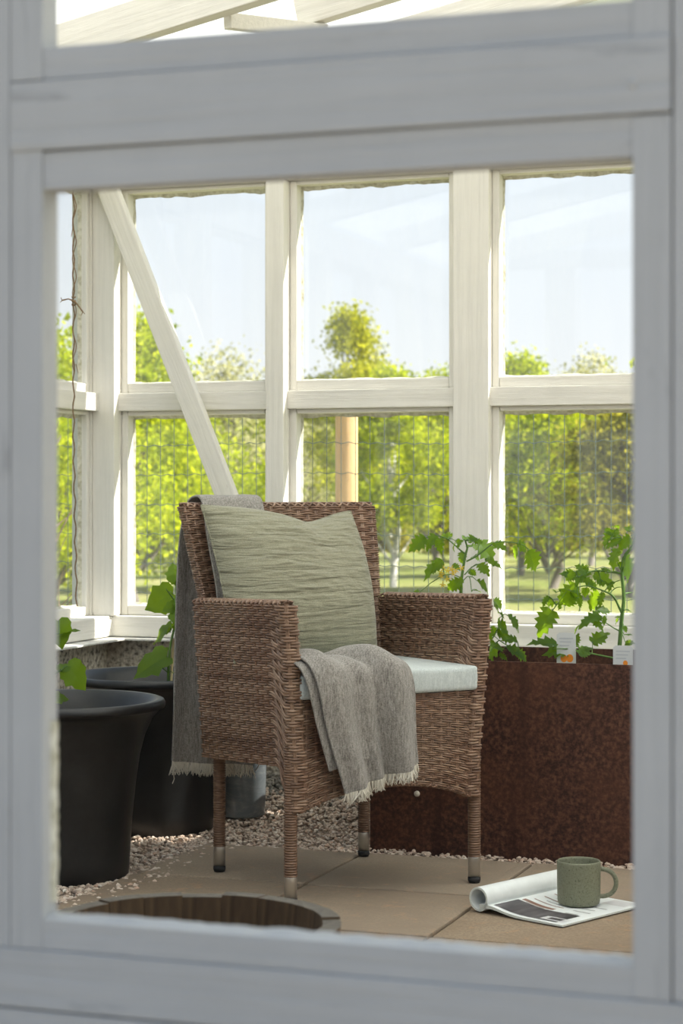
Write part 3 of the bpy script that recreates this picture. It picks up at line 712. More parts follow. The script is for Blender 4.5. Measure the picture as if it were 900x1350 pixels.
for (u_, v_, zt) in ((-.246, -.002, 1), (.246, -.002, 1), (-.203, .425, 1), (.203, .425, 1)):
    l = link(bpy.data.objects.new('leg', leg_me), chair); l.location = (u_, v_, 0)
    c = link(bpy.data.objects.new('foot_cap', cap_me), l); c['label'] = 'brushed steel foot cap'
    f_ = link(bpy.data.objects.new('rubber_foot', foot_me), l); f_['label'] = 'black rubber foot'

# seat cushion
bm = bmesh.new(); bmesh.ops.create_cube(bm, size=1)
for v in bm.verts: v.co = Vector((v.co.x * .478, v.co.y * .41, v.co.z * .056))
bmesh.ops.bevel(bm, geom=bm.edges[:], offset=.012, segments=3, affect='EDGES', profile=.6)
bmesh.ops.subdivide_edges(bm, edges=[e_ for e_ in bm.edges if e_.calc_length() > .2], cuts=10, use_grid_fill=True)
for v in bm.verts:
    fx, fy = v.co.x / .239, v.co.y / .205
    v.co.z += (.006 if v.co.z > 0 else 0) * max(0, 1 - fx * fx) * max(0, 1 - fy * fy) + .0012 * math.sin(v.co.x * 31) * (v.co.z > 0)
me = bpy.data.meshes.new('cushion'); bm.to_mesh(me); bm.free(); me.materials.append(M['cushion'])
for p in me.polygons: p.use_smooth = True
cu = link(bpy.data.objects.new('seat_cushion', me)); tag(cu, 'thin pale grey-blue seat cushion lying in the wicker armchair', 'cushion')
MCH = Matrix.Translation(CH) @ Matrix.Rotation(CH_RZ, 4, 'Z')
cu.matrix_world = MCH @ Matrix.Translation((0, .172, .481))

# throw pillow
pc = [Vector(p) for p in ((-.272, .215, .518), (.118, .225, .518), (.140, .385, .868), (-.262, .405, .882))]   # BL BR TR TL, chair space
org = Vector((-.08, .22, .518)); n_ = 150; S_, T_ = np.meshgrid(np.linspace(0, 1, n_), np.linspace(0, 1, n_), indexing='ij')
B_ = [np.array(p - org) for p in pc]
base = (B_[0][None, None] * ((1 - S_) * (1 - T_))[..., None] + B_[1][None, None] * (S_ * (1 - T_))[..., None] + B_[2][None, None] * (S_ * T_)[..., None] + B_[3][None, None] * ((1 - S_) * T_)[..., None])
s2, t2 = 2 * S_ - 1, 2 * T_ - 1
ctr = base.mean((0, 1)); 
bow = 1 - .055 * (1 - t2 ** 2)[..., None] * np.abs(s2)[..., None] ** 3
base = ctr + (base - ctr) * bow
base[..., 2] -= .030 * np.exp(-((S_ - .70) / .20) ** 2) * np.clip(T_, 0, 1) ** 3 + .012 * np.exp(-((S_ - .45) / .25) ** 2) * T_ ** 3
base[..., 0] += .026 * np.sin(np.pi * T_) ** .8 * np.clip(S_, 0, 1) ** 4
base[..., 2] += .010 * np.exp(-((S_ - .5) / .3) ** 2) * (1 - T_) ** 3
nrm = np.array((pc[1] - pc[0]).cross(pc[3] - pc[0]).normalized()); nrm = -nrm if nrm[1] > 0 else nrm
thk = .096 * (np.clip(1 - np.abs(s2) ** 2.4, 0, 1) * np.clip(1 - np.abs(t2) ** 2.4, 0, 1)) ** .55 * (1 - .30 * np.exp(-((S_ - .72) / .14) ** 2) * T_ ** 2)
rsp = np.random.default_rng(17); wr = np.zeros_like(S_)
for _ in range(46):
    ky = rsp.uniform(35, 135); kx = rsp.normal(0, 9); wr += np.cos(ky * (T_ + .018 * np.sin(S_ * 4.2 + .6)) + kx * S_ + rsp.uniform(0, 6.283)) * (60 / ky) ** .5
wr = -np.abs(wr / wr.std()) ** .9
patch = .6 + .4 * np.sin(S_ * 7 + 2 * np.sin(T_ * 6)) * np.sin(T_ * 8 + S_ * 3 + 1)
wr = .0027 * (wr + .75) * patch + .0012 * np.sin(S_ * 46 + 3 * np.sin(T_ * 17)) * np.sin(T_ * 37 + S_ * 11)
# two soft drag folds running from the dent in the top edge
wr += -.009 * np.exp(-(((S_ - .70) + .35 * (1 - T_)) / .05) ** 2) * np.clip(T_ - .45, 0, 1) - .007 * np.exp(-((S_ - .16 - .10 * (T_ - .3)) / .035) ** 2) * np.clip(.75 - T_, 0, 1)
edge = np.clip(1 - np.maximum(np.abs(s2), np.abs(t2)) ** 8, 0, 1)
wr = wr * edge + .004 * np.sin(T_ * 26 + 1) * np.exp(-((S_ - .1) / .09) ** 2) * edge
front = base + nrm * (thk + wr)[..., None]; backf = base - nrm * (thk * .62)[..., None]
mb = MB(); mb.grid(front); mb.grid(backf[::-1])
seam = [base[i, 0] for i in range(n_)] + [base[-1, j] for j in range(1, n_)] + [base[i, -1] for i in range(n_ - 2, -1, -1)] + [base[0, j] for j in range(n_ - 2, 0, -1)]
pil = thing('throw_pillow', 'square sage green crinkled muslin pillow leaning in the wicker armchair', 'pillow')
pil.matrix_world = MCH @ Matrix.Translation(org)
mb.build('pillow_cover', 'muslin', pil)
m2 = MB(); m2.tube(seam + [seam[0]], .0026, 6, 0, False); m2.build('seam', 'muslin', pil)

# throw blanket: one strip from the hem behind the chair over the backrest, along the seat and over the front edge
# station: (left point), (right point), fold depth, fold direction
ST = [
    ((-.252, .580, .252), (-.030, .585, .228), .010, (0, 1, 0)),
    ((-.248, .578, .36), (-.032, .582, .36), .009, (0, 1, 0)),
    ((-.245, .574, .60), (-.040, .577, .60), .006, (0, 1, 0)),
    ((-.240, .566, .78), (-.048, .570, .78), .004, (0, 1, 0)),
    ((-.228, .553, .875), (-.052, .560, .875), .002, (0, 1, 0)),
    ((-.222, .525, .9015), (-.054, .535, .9015), .001, (0, 0, 1)),
    ((-.222, .478, .890), (-.054, .490, .890), .001, (0, -1, 0)),
    ((-.226, .440, .80), (-.060, .450, .80), .002, (0, -1, 0)),
    ((-.228, .395, .70), (-.070, .405, .70), .003, (0, -1, 0)),
    ((-.230, .368, .60), (-.080, .378, .60), .003, (0, -1, 0)),
    ((-.232, .345, .536), (-.10, .345, .536), .001, (0, 0, 1)),
    ((-.236, .22, .526), (-.10, .22, .526), .001, (0, 0, 1)),
    ((-.240, .09, .535), (-.075, .10, .535), .003, (0, 0, 1)),
    ((-.238, .03, .549), (-.040, .05, .545), .008, (0, 0, 1)),
    ((-.236, -.022, .549), (.005, -.01, .545), .010, (0, -.4, 1)),
    ((-.226, -.056, .528), (.030, -.052, .523), .008, (0, -1, .5)),
    ((-.212, -.068, .480), (.040, -.064, .478), .009, (0, -1, 0)),
    ((-.190, -.064, .400), (.044, -.062, .415), .011, (0, -1, 0)),
    ((-.162, -.062, .310), (.048, -.060, .350), .013, (0, -1, 0)),
    ((-.140, -.060, .246), (.052, -.060, .300), .014, (0, -1, 0)),
]
def catmull(P, k_):
    P = np.array(P, float); P = np.concatenate([[2 * P[0] - P[1]], P, [2 * P[-1] - P[-2]]]); out = []
    for i in range(1, len(P) - 2):
        p0, p1, p2, p3 = P[i - 1:i + 3]
        for t in np.linspace(0, 1, k_, endpoint=False):
            out.append(.5 * ((2 * p1) + (-p0 + p2) * t + (2 * p0 - 5 * p1 + 4 * p2 - p3) * t * t + (-p0 + 3 * p1 - 3 * p2 + p3) * t ** 3))
    out.append(P[-2]); return np.array(out)
Ls = catmull([s[0] for s in ST], 7); Rs = catmull([s[1] for s in ST], 7); Fd = catmull([np.array(s[3], float) * s[2] for s in ST], 7)
W_ = np.linspace(0, 1, 56); kk = len(Ls)
idx = np.linspace(0, 1, kk)[:, None]
fold = (.85 * np.exp(-((W_ - .16) / .10) ** 2) - .55 * np.exp(-((W_ - .38) / .09) ** 2) - .95 * np.exp(-((W_ - .60 + 0) / .07) ** 2) + 1.25 * np.exp(-((W_ - .80) / .12) ** 2) - .3 * np.exp(-((W_ - 1) / .05) ** 2))[None, :] * np.ones((kk, 1))
fold = fold + .22 * np.sin(W_[None] * 23 + idx * 9) * (.5 + .5 * np.sin(idx * 40))
G = Ls[:, None] * (1 - W_)[None, :, None] + Rs[:, None] * W_[None, :, None] + Fd[:, None] * (fold * 1.55)[..., None]
G0 = np.array(ST[0][0]); torg = Vector((-.15, .0, .24)); thr = thing('throw_blanket', 'grey woven throw with cream fringe draped over wicker armchair back and seat', 'blanket')
thr.matrix_world = MCH @ Matrix.Translation(torg); to = np.array(torg)
def thick(Gd, t):
    du = np.gradient(Gd, axis=0); dv = np.gradient(Gd, axis=1); nn = np.cross(du, dv); nn /= np.linalg.norm(nn, axis=-1)[..., None] + 1e-9
    return Gd + nn * t, Gd - nn * t
mb = MB()
a_, b_ = thick(G - to, .0028); mb.grid(a_); mb.grid(b_[::-1])
for e1, e2 in ((a_[:, 0], b_[:, 0]), (a_[:, -1], b_[:, -1]), (a_[0], b_[0]), (a_[-1], b_[-1])):
    rr = .5 * (e1 + e2); mb.tube(rr, .0031, 6)
# folded-under second layer of the front end
i0 = 7 * 12
W2 = np.linspace(-.075, .55, 30); G2 = Ls[i0:, None] * (1 - W2)[None, :, None] + Rs[i0:, None] * W2[None, :, None]
off = np.linspace(0, 1, len(G2))[:, None, None]
inw = Fd[i0:] / (np.linalg.norm(Fd[i0:], axis=1)[:, None] + 1e-9)
G2 = G2 - inw[:, None] * np.clip(.0095 * np.ones_like(off), 0, 1)
G2[..., 2] = np.where(G2[..., 1] > -.03, np.maximum(G2[..., 2], .5225), G2[..., 2])
G2 = G2[:-6]; a2, b2 = thick(G2 - to, .0024); mb.grid(a2); mb.grid(b2[::-1]); mb.tube(.5 * (a2[:, 0] + b2[:, 0]), .0027, 6)
mb.build('cloth', 'throw', thr)
def fringe(row, down, ln, n_, seed):
    rs = np.random.default_rng(seed); m_ = MB()
    for q in range(n_):
        f_ = rs.random() * (len(row) - 1); i = int(f_); p = row[i] * (1 - f_ + i) + row[min(i + 1, len(row) - 1)] * (f_ - i)
        l_ = ln * rs.uniform(.65, 1.2); sx = rs.normal(0, .22); sy = rs.normal(0, .15)
        d1 = np.array((sx, sy, -1.)) * l_ * .5; d2 = np.array((sx * 1.6 + rs.normal(0, .2), sy, -1.)) * l_ * .5
        m_.tube([p, p + d1, p + d1 + d2], (.0019, .0016, .0008), 4, 0, False)
    return m_
fr = fringe(G[0] - to, 0, .030, 330, 3); fr.tube([G[0][2] - to, G[0][2] - to + (-.004, 0, -.03), G[0][2] - to + (-.002, 0, -.045), G[0][2] - to + (-.007, 0, -.056)], .0011, 4)
fr.build('fringe', 'fringe', thr)['label'] = 'cream frayed fringe at the hem behind the chair'
fringe(G[-1] - to, 0, .026, 320, 4).build('fringe', 'fringe', thr)['label'] = 'cream frayed fringe at the front hem'

# ================================================================== POTS, BUCKET
pot_prof = [(0, 0), (.150, 0), (.157, .006), (.160, .05), (.166, .14), (.174, .22), (.184, .29), (.197, .34), (.214, .378), (.232, .399), (.240, .403), (.2435, .404), (.2455, .409), (.2455, .416), (.242, .4225), (.234, .4255), (.224, .424), (.207, .405), (.190, .365), (.182, .33)]
pot_me = MB().lathe(pot_prof, 72).mesh('pot_body', 'pot')
def pot(label, loc, soil_z=.335):
    t = thing('plant_pot', label, 'pot', loc); link(bpy.data.objects.new('pot_body', pot_me), t)
    m_ = MB(); rr = np.linspace(0, .181, 10); th = np.linspace(0, 2 * math.pi, 36, endpoint=False)
    P = np.array([[(r_ * math.cos(a), r_ * math.sin(a), soil_z + random.uniform(-.006, .008) * (r_ < .18)) for a in th] for r_ in rr]); m_.grid(P, 0, False, True); m_.build('soil', 'soil', t)
    return t
pot('large black plastic pot with flared rim beside the wooden tub', (-2.272, 4.413, -.008))
pot('large black plastic pot with flared rim in front of the concrete corner', (-2.345, 5.106, -.008))
bk = thing('bucket', 'scuffed smoky grey plastic bucket behind the rear chair leg', 'bucket', (-2.156, 5.270, .014))
MB().lathe([(0, 0), (.056, 0), (.061, .005), (.066, .19), (.070, .195), (.070, .205), (.065, .205), (.062, .19), (.058, .012), (0, .01)], 40).build('bucket_body', 'bucket', bk)
MB().tube([(.073 * math.cos(a), .073 * math.sin(a) * .3 + .0, .188 - .08 * math.sin(a)) for a in np.linspace(0, math.pi, 20)], .0020, 6).build('handle', 'steel', bk).location = (0, -.052, 0)

# ================================================================== RUSTED PLANTER BED
bx0, bx1, by0, by1, bh = -1.690, -.52, 4.992, 5.475, .487
bed = thing('raised_bed', 'rusted brown steel raised bed with tomato plants below the windows', 'planter', ((bx0 + bx1) / 2, (by0 + by1) / 2, -.015))
cx, cy = (bx0 + bx1) / 2, (by0 + by1) / 2; hw, hd = (bx1 - bx0) / 2, (by1 - by0) / 2; zt = bh + .015
beam('front_panel', (-hw, -hd, 0), (hw, -hd + .004, zt), 'rust', bed, .0012); beam('back_panel', (-hw, hd - .004, 0), (hw, hd, zt), 'rust', bed, .0012)
beam('side_panel', (-hw, -hd + .0045, 0), (-hw + .004, hd - .0045, zt), 'rust', bed, .0012); beam('side_panel', (hw - .004, -hd + .0045, 0), (hw, hd - .0045, zt), 'rust', bed, .0012)
sm = MB(); P = np.array([[(x_, y_, .36 + random.uniform(-.012, .014)) for y_ in np.linspace(-hd + .005, hd - .005, 20)] for x_ in np.linspace(-hw + .005, hw - .005, 44)]); sm.grid(P); sm.build('soil', 'soil', bed)
for bxx in (-1.563, -.66):
    o = MB().lathe([(.0075, 0), (.0075, .003), (.005, .0055), (0, .0065)], 14).build('bolt', 'nail', bed); o.location = (bxx - cx, -hd, .158); o.rotation_euler = (R(90), 0, 0)

# ================================================================== PLANTS
def leaf_mesh(name, half, m, fold=.22, droop=.25, wav=.03, seed=0):
    rs = random.Random(seed); half = [(x_, y_) for x_, y_ in half]; xs_ = [p[0] for p in half]
    mid = [(max(0, min(1, .02 + .96 * i / (len(half) - 1))), 0) for i in range(len(half))]
    V, F = [], []; n_ = len(half)
    for side in (1, -1):
        b0 = len(V)
        for i in range(n_):
            for f_ in (0, .5, 1):
                x_ = mid[i][0] * (1 - f_) + half[i][0] * f_; y_ = half[i][1] * f_ * side * rs.uniform(.93, 1.07)
                z_ = fold * abs(y_) - droop * x_ * x_ + wav * math.sin(9 * x_ + 5 * y_ + seed) * f_ - fold * 1.1 * y_ * y_
                V.append((x_, y_, z_))
        for i in range(n_ - 1):
            for j in range(2):
                a, b, c, d = b0 + i * 3 + j, b0 + i * 3 + j + 1, b0 + (i + 1) * 3 + j + 1, b0 + (i + 1) * 3 + j
                F.append((a, d, c, b) if side > 0 else (a, b, c, d))
    mb_ = MB(); mb_.add(V, F); return mb_.mesh(name, m)
TOM = [(0, .01), (.02, .14), (.15, .30), (.19, .17), (.33, .38), (.39, .22), (.57, .33), (.61, .16), (.77, .21), (.80, .09), (1, 0)]
TOM2 = [(0, .01), (-.02, .18), (.12, .37), (.20, .22), (.30, .42), (.38, .26), (.52, .38), (.57, .22), (.74, .26), (.78, .11), (.92, .09), (1, 0)]
CUK = [(0, .0), (-.10, .16), (-.04, .36), (.14, .50), (.26, .44), (.44, .52), (.56, .34), (.72, .28), (.84, .14), (1, 0)]
tom_leaves = [leaf_mesh('leaf', TOM, 'tomato_leaf', .25, .22, .035, 1), leaf_mesh('leaf', TOM2, 'tomato_leaf', .18, .30, .05, 2), leaf_mesh('leaf', TOM, 'tomato_leaf', .35, .38, .05, 3)]
cuk_leaves = [leaf_mesh('leaf', CUK, 'cuke_leaf', .25, .25, .04, 4), leaf_mesh('leaf', CUK, 'cuke_leaf', .10, .38, .06, 5)]
FWD = Vector((-math.sin(YAW), math.cos(YAW), 0)); UP = Vector((0, 0, 1))
def put_leaf(parent, me, base, tip, rs, face=.6, wide=1.08):
    base, tip = Vector(base), Vector(tip); x = tip - base; ln = x.length; x.normalize()
    ref = (-FWD * face + UP * (1.1 - face) + Vector((rs.uniform(-.45, .45), rs.uniform(-.45, .45), rs.uniform(-.2, .45)))).normalized()
    y = ref.cross(x)
    if y.length < .1: y = Vector((0, 1, 0)).cross(x)
    y.normalize(); z = x.cross(y)
    o = link(bpy.data.objects.new('leaf', me), parent)
    o.matrix_local = Matrix.Translation(base - parent.location) @ (Matrix((x, y, z)).transposed().to_4x4()) @ Matrix.Diagonal((ln, ln * wide * rs.uniform(.9, 1.12), ln, 1))
def plant(name, label, cat, d, ox, oy, k_, stems, leaves, metas, seed, base_px, base_z, group=None, spread=.05):
    """stems: [(pixel points...), radius]; leaves: (base, tip) pixels in the enlarged crop (origin ox, oy; k_ photo px per crop px)"""
    rs = random.Random(seed); F_ = lambda p, dd=0: at(ox + p[0] * k_, oy + p[1] * k_, d + dd)
    b = at(base_px[0], base_px[1], d); b.z = base_z; t = thing(name, label, cat, b, 0, group)
    mb_ = MB()
    for pts, r0, r1, dd in stems:
        P = [F_(p, dd * i / max(1, len(pts) - 1)) for i, p in enumerate(pts)]
        if pts[0] == stems[0][0][0] and r0 > .003: P = [b] + P
        C = catmull([tuple(p - b) for p in P], 5) if len(P) > 2 else np.array([tuple(p - b) for p in P]); mb_.tube(C, np.linspace(r0, r1, len(C)), 7)
    leaf_stalks = []
    for q, (a, c) in enumerate(leaves):
        dd = rs.uniform(-spread, spread); put_leaf(t, metas[q % len(metas)], F_(a, dd), F_(c, dd + rs.uniform(-.03, .03)), rs, .6, .92 if 'cucumber' in name else 1.08)
        if q % 2 == 0 and len(leaves) > 20:
            jx, jy = rs.uniform(-18, 18), rs.uniform(-14, 22); sx_ = rs.uniform(.55, .9)
            a2 = (a[0] + jx, a[1] + jy); c2 = (a2[0] + (c[0] - a[0]) * sx_ + rs.uniform(-30, 30), a2[1] + (c[1] - a[1]) * sx_ + rs.uniform(-15, 35)); d2 = dd + rs.choice((-.05, .05))
            put_leaf(t, metas[(q + 1) % len(metas)], F_(a2, d2), F_(c2, d2), rs); mb_.tube([F_(a2, d2) - b, F_(a, dd) - b], (.0009, .0011), 5)
        # short stalk back towards the nearest stem point
        best = min((F_(p) for st_ in stems for p in st_[0]), key=lambda p: (p - F_(a)).length); mb_.tube([F_(a, dd) - b, (F_(a, dd) + best) / 2 - b + Vector((0, 0, .004)), best - b], (.0009, .0012, .0014), 5)
    mb_.build('stem', 'stem', t); return t, F_, b
t1, F1, b1 = plant('tomato_plant', 'tomato plant with yellow flowers rising behind the wicker armrest', 'plant', 5.42, 520, 690, 210 / 900, [
    ([(375, 385), (380, 300), (400, 180), (410, 140), (400, 100)], .0052, .0022, 0), ([(405, 175), (370, 150), (300, 90), (240, 70), (160, 85)], .0024, .001, .05), ([(405, 215), (470, 180), (560, 112), (640, 105), (720, 120), (760, 150)], .0024, .001, -.05),
    ([(395, 290), (440, 245), (520, 215)], .0018, .0008, .04), ([(380, 310), (330, 290), (280, 290)], .0014, .0008, -.03), ([(380, 330), (420, 300), (435, 385)], .0014, .001, -.02), ([(380, 420), (480, 560), (590, 660)], .002, .001, .0), ([(590, 660), (640, 690), (700, 700)], .0016, .001, 0), ([(560, 640), (610, 520), (560, 440)], .0015, .0008, 0)],
    [((178, 82), (68, 158)), ((235, 70), (165, 142)), ((260, 82), (245, 158)), ((325, 78), (252, 60)), ((345, 100), (318, 155)), ((385, 95), (345, 130)), ((375, 165), (395, 215)),
     ((480, 112), (575, 212)), ((560, 112), (632, 135)), ((690, 130), (668, 212)), ((695, 108), (758, 160)), ((752, 155), (826, 280)), ((510, 205), (616, 242)), ((480, 232), (538, 284)), ((450, 185), (492, 208)),
     ((400, 100), (385, 58)), ((415, 100), (440, 70)), ((425, 95), (475, 60)), ((450, 105), (505, 100)), ((440, 130), (400, 118)), ((270, 212), (142, 288)), ((330, 230), (372, 262)), ((372, 325), (286, 384)), ((465, 325), (564, 388)), ((425, 265), (468, 295)), ((450, 380), (490, 374)), ((135, 395), (102, 372)),
     ((560, 430), (622, 484)), ((562, 470), (606, 494)), ((592, 508), (634, 530)), ((636, 520), (716, 606)), ((580, 562), (664, 612)), ((548, 580), (574, 640)), ((575, 615), (684, 664)), ((538, 668), (582, 690)), ((632, 702), (755, 742)), ((686, 722), (758, 774)), ((538, 692), (604, 748)), ((532, 738), (585, 768)), ((590, 738), (640, 770)), ((560, 700), (630, 690)), ((690, 660), (620, 640))],
    tom_leaves, 11, (604, 870), .355, 'tomato plants in the rusted bed')
rs = random.Random(5)
pet_me = leaf_mesh('petal', [(0, 0), (.3, .16), (.6, .14), (1, 0)], 'petal', .1, .5, .0, 7)
for q, p in enumerate([(262, 275), (270, 245), (262, 295), (298, 312), (272, 345), (320, 255), (345, 265), (378, 250), (330, 280), (300, 265)]):
    c = F1(p, -.05 + rs.uniform(-.02, .02))
    fl = bpy.data.objects.new('flower', None); link(fl, t1); fl.location = c - b1; fl.empty_display_size = .01
    for k_ in range(5):
        a = k_ * 1.2566 + q; o = link(bpy.data.objects.new('petal', pet_me), fl)
        x = Vector((math.cos(a), -.35, math.sin(a) - .25)).normalized(); y = Vector((0, -1, .3)).cross(x).normalized(); o.matrix_local = Matrix((x, y, x.cross(y))).transposed().to_4x4() @ Matrix.Scale(.010, 4)
t2, F2, b2 = plant('tomato_plant', 'tall tomato plant with thick stem beside the picture tag, in the rusted bed', 'plant', 5.26, 700, 680, 140 / 900, [
    ([(745, 1230), (765, 900), (785, 700), (770, 480), (795, 340), (850, 265), (890, 150)], .0062, .003, 0), ([(765, 820), (700, 690), (620, 640), (480, 595), (390, 605)], .0032, .0012, -.05), ([(755, 487), (560, 465), (450, 492), (400, 520)], .0026, .0012, -.04),
    ([(740, 1215), (520, 1170), (330, 1130), (180, 1130)], .0028, .001, -.03), ([(755, 980), (690, 945), (620, 900), (560, 880)], .0018, .001, .04), ([(620, 640), (680, 575), (800, 530)], .0014, .001, .02), ([(660, 660), (720, 610), (790, 605)], .0014, .001, .02), ([(210, 760), (180, 805), (300, 640)], .0012, .001, -.05), ([(785, 660), (860, 650)], .0022, .0018, .02), ([(770, 480), (700, 320), (680, 200)], .002, .001, .04), ([(515, 1170), (520, 1080)], .0012, .001, 0), ([(350, 1130), (352, 1075)], .0012, .001, 0)],
    [((480, 475), (365, 410)), ((450, 440), (490, 400)), ((360, 470), (262, 560)), ((380, 520), (235, 470)), ((470, 470), (360, 560)), ((390, 588), (205, 745)), ((345, 640), (440, 705)), ((340, 640), (292, 800)), ((395, 690), (445, 825)), ((430, 520), (545, 600)), ((545, 470), (520, 520)), ((530, 495), (715, 580)),
     ((470, 610), (470, 690)), ((585, 660), (458, 800)), ((610, 660), (560, 760)), ((545, 800), (690, 795)), ((580, 845), (395, 905)), ((520, 890), (620, 950)), ((610, 850), (640, 930)), ((175, 800), (45, 1018)), ((152, 685), (76, 762)), ((210, 650), (185, 622)), ((200, 730), (172, 745)), ((235, 745), (255, 778)),
     ((352, 1082), (375, 905)), ((515, 1078), (655, 968)), ((345, 1150), (100, 1120)), ((220, 1090), (-30, 1045)), ((400, 1165), (515, 1085)), ((300, 1050), (345, 1030)), ((390, 1110), (440, 1095)), ((780, 870), (715, 845)), ((785, 935), (812, 985)), ((790, 1012), (862, 1000)), ((800, 1080), (870, 1070)), ((740, 880), (690, 910)),
     ((690, 120), (598, 262)), ((690, 185), (725, 85)), ((620, 130), (690, 105)), ((770, 190), (602, 268)), ((845, 190), (708, 285)), ((735, 280), (655, 440)), ((745, 300), (690, 350)), ((790, 355), (880, 560)), ((760, 390), (730, 440)), ((800, 800), (870, 810)), ((660, 480), (600, 430)), ((700, 560), (640, 620)), ((590, 540), (580, 600)), ((700, 90), (740, 80)), ((820, 130), (840, 60)), ((500, 560), (560, 640))],
    tom_leaves, 12, (818, 890), .355, 'tomato plants in the rusted bed')
t3, F3, b3 = plant('cucumber_plant', 'young cucumber plant with broad leaves in the pot by the concrete corner', 'plant', 5.55, 75, 730, 180 / 900, [
    ([(735, 785), (745, 620), (775, 470), (785, 300), (785, 180)], .0042, .0022, 0), ([(775, 305), (735, 255), (720, 235)], .002, .0015, -.03), ([(750, 490), (745, 520)], .002, .0015, 0), ([(735, 690), (720, 680)], .002, .0015, 0), ([(735, 785), (680, 740), (640, 712)], .002, .001, 0)],
    [((783, 178), (765, 52)), ((790, 182), (862, 140)), ((782, 185), (735, 150)), ((760, 262), (552, 366)), ((780, 345), (700, 372)), ((785, 345), (838, 320)), ((765, 400), (850, 470)), ((742, 485), (600, 560)), ((770, 470), (865, 478)), ((780, 420), (770, 350)), ((725, 678), (488, 786)), ((722, 640), (690, 612)), ((765, 785), (838, 722)), ((690, 745), (615, 715)), ((752, 470), (735, 545))],
    cuk_leaves, 21, (222, 905), .32, 'young cucumber plants in black pots', .03)
o = MB().tube([F3((768, 560)) - b3, F3((752, 860)) - b3], .0035, 6).build('support_cane', 'bamboo', t3)
t4, F4, b4 = plant('cucumber_plant', 'young cucumber plant in the pot beside the wooden tub', 'plant', 4.86, 75, 730, 180 / 900, [
    ([(-90, 1080), (-80, 900), (-70, 700), (-60, 560)], .0042, .002, 0), ([(-65, 600), (-20, 540), (15, 525)], .002, .0015, 0), ([(-75, 860), (-10, 790), (30, 770)], .002, .0015, 0), ([(-85, 960), (-30, 930)], .002, .0015, 0)],
    [((-5, 545), (135, 470)), ((10, 440), (50, 625)), ((20, 772), (98, 712)), ((70, 740), (208, 892)), ((-30, 950), (85, 945)), ((-60, 560), (-120, 420)), ((-70, 700), (-190, 760)), ((-80, 860), (-220, 900)), ((-60, 580), (-10, 440))],
    cuk_leaves, 22, (55, 950), .32, 'young cucumber plants in black pots', .03)

# picture tags
def tag_card(label, base, w, h, rz, orange):
    t = thing('plant_tag', label, 'plant tag', base, rz, 'picture tags in the rusted bed')
    m_ = MB(); P = [(-w / 2, 0, .07), (w / 2, 0, .07), (w / 2, 0, h - .006), (w / 2 - .006, 0, h), (-w / 2 + .006, 0, h), (-w / 2, 0, h - .006)]
    P2 = [(p[0], .0012, p[2]) for p in P]; m_.add(P + P2, [tuple(range(6)), tuple(range(11, 5, -1))] + [(i, i + 6, (i + 1) % 6 + 6, (i + 1) % 6) for i in range(6)])
    m_.add([(-w * .3, 0, .07), (0, 0, 0), (w * .3, 0, .07), (-w * .3, .0012, .07), (0, .0012, 0), (w * .3, .0012, .07)], [(0, 1, 2), (5, 4, 3), (0, 3, 4, 1), (1, 4, 5, 2)])
    m_.build('card', 'tag_white', t, False)
    for (x_, z_, r_) in orange:
        th = np.linspace(0, 2 * math.pi, 18, endpoint=False); q = MB(); q.add([(x_ + r_ * math.cos(a), -.0004, z_ + r_ * 1.15 * math.sin(a)) for a in th], [tuple(range(18))]); q.build('fruit_print', 'tag_orange', t, False)
    q = MB(); q.add([(-w * .42, -.0004, .082), (-w * .34, -.0004, .082), (-w * .34, -.0004, .088), (-w * .42, -.0004, .088)], [(0, 1, 2, 3)]); q.build('dot_print', 'tag_ink', t, False)
    for k_ in range(3):
        z_ = h - .016 - k_ * .009; q = MB(); q.add([(-w * .36, -.0004, z_), (w * (.36 - .1 * k_), -.0004, z_), (w * (.36 - .1 * k_), -.0004, z_ + .003), (-w * .36, -.0004, z_ + .003)], [(0, 1, 2, 3)]); q.build('text_line_print', 'tag_blue', t, False)
    return t
tag_card('white plant tag picturing two orange tomatoes, stuck in the rusted bed', (-1.207, 5.13, .385), .049, .168, R(6), [(-.006, .102, .0085), (.009, .103, .009)])
tag_card('white plant tag beside the thick tomato stem in the rusted bed', (-1.052, 5.09, .385), .050, .142, R(4), [(.006, .098, .006)])

# ================================================================== WOODEN TUB
tub = thing('wooden_tub', 'half wooden barrel tub with weathered grey rim just inside the front wall', 'tub', (-1.211, 2.754, -.001))
NS = 20; hgt = .287; st = MB(); half = math.pi / NS * .985
def rad_out(z): return .190 + .032 * (z / hgt) ** .8
rows = []
for z in np.linspace(0, hgt, 7):
    ro = rad_out(z); ri = ro - .027
    rows.append([(ro * math.cos(a), ro * math.sin(a), z) for a in np.linspace(-half, half, 4)] + [(ri * math.cos(a), ri * math.sin(a), z) for a in np.linspace(half, -half, 4)])
Gs = np.array(rows); st.grid(Gs, 0, False, True); st.add(Gs[-1], [tuple(range(8))], 1); st.add(Gs[0], [tuple(reversed(range(8)))], 0)
st_me = st.mesh('stave', ['stave', 'stave_top'], False)
for i in range(NS):
    o = link(bpy.data.objects.new('stave', st_me), tub); o.rotation_euler = (0, 0, 2 * math.pi * i / NS); o.scale = (1, 1, 1 + random.uniform(-.008, .006))
for z in (.06, .20):
    q = MB(); q.lathe([(rad_out(z) + .0003, z), (rad_out(z) + .0022, z), (rad_out(z + .024) + .0022, z + .024), (rad_out(z + .024) + .0003, z + .024)], 48); q.build('hoop', 'hoop', tub)
q = MB(); q.add([(.182 * math.cos(a), .182 * math.sin(a), .11) for a in np.linspace(0, 2 * math.pi, 32, endpoint=False)], [tuple(range(32))]); q.build('soil', 'soil', tub, False)

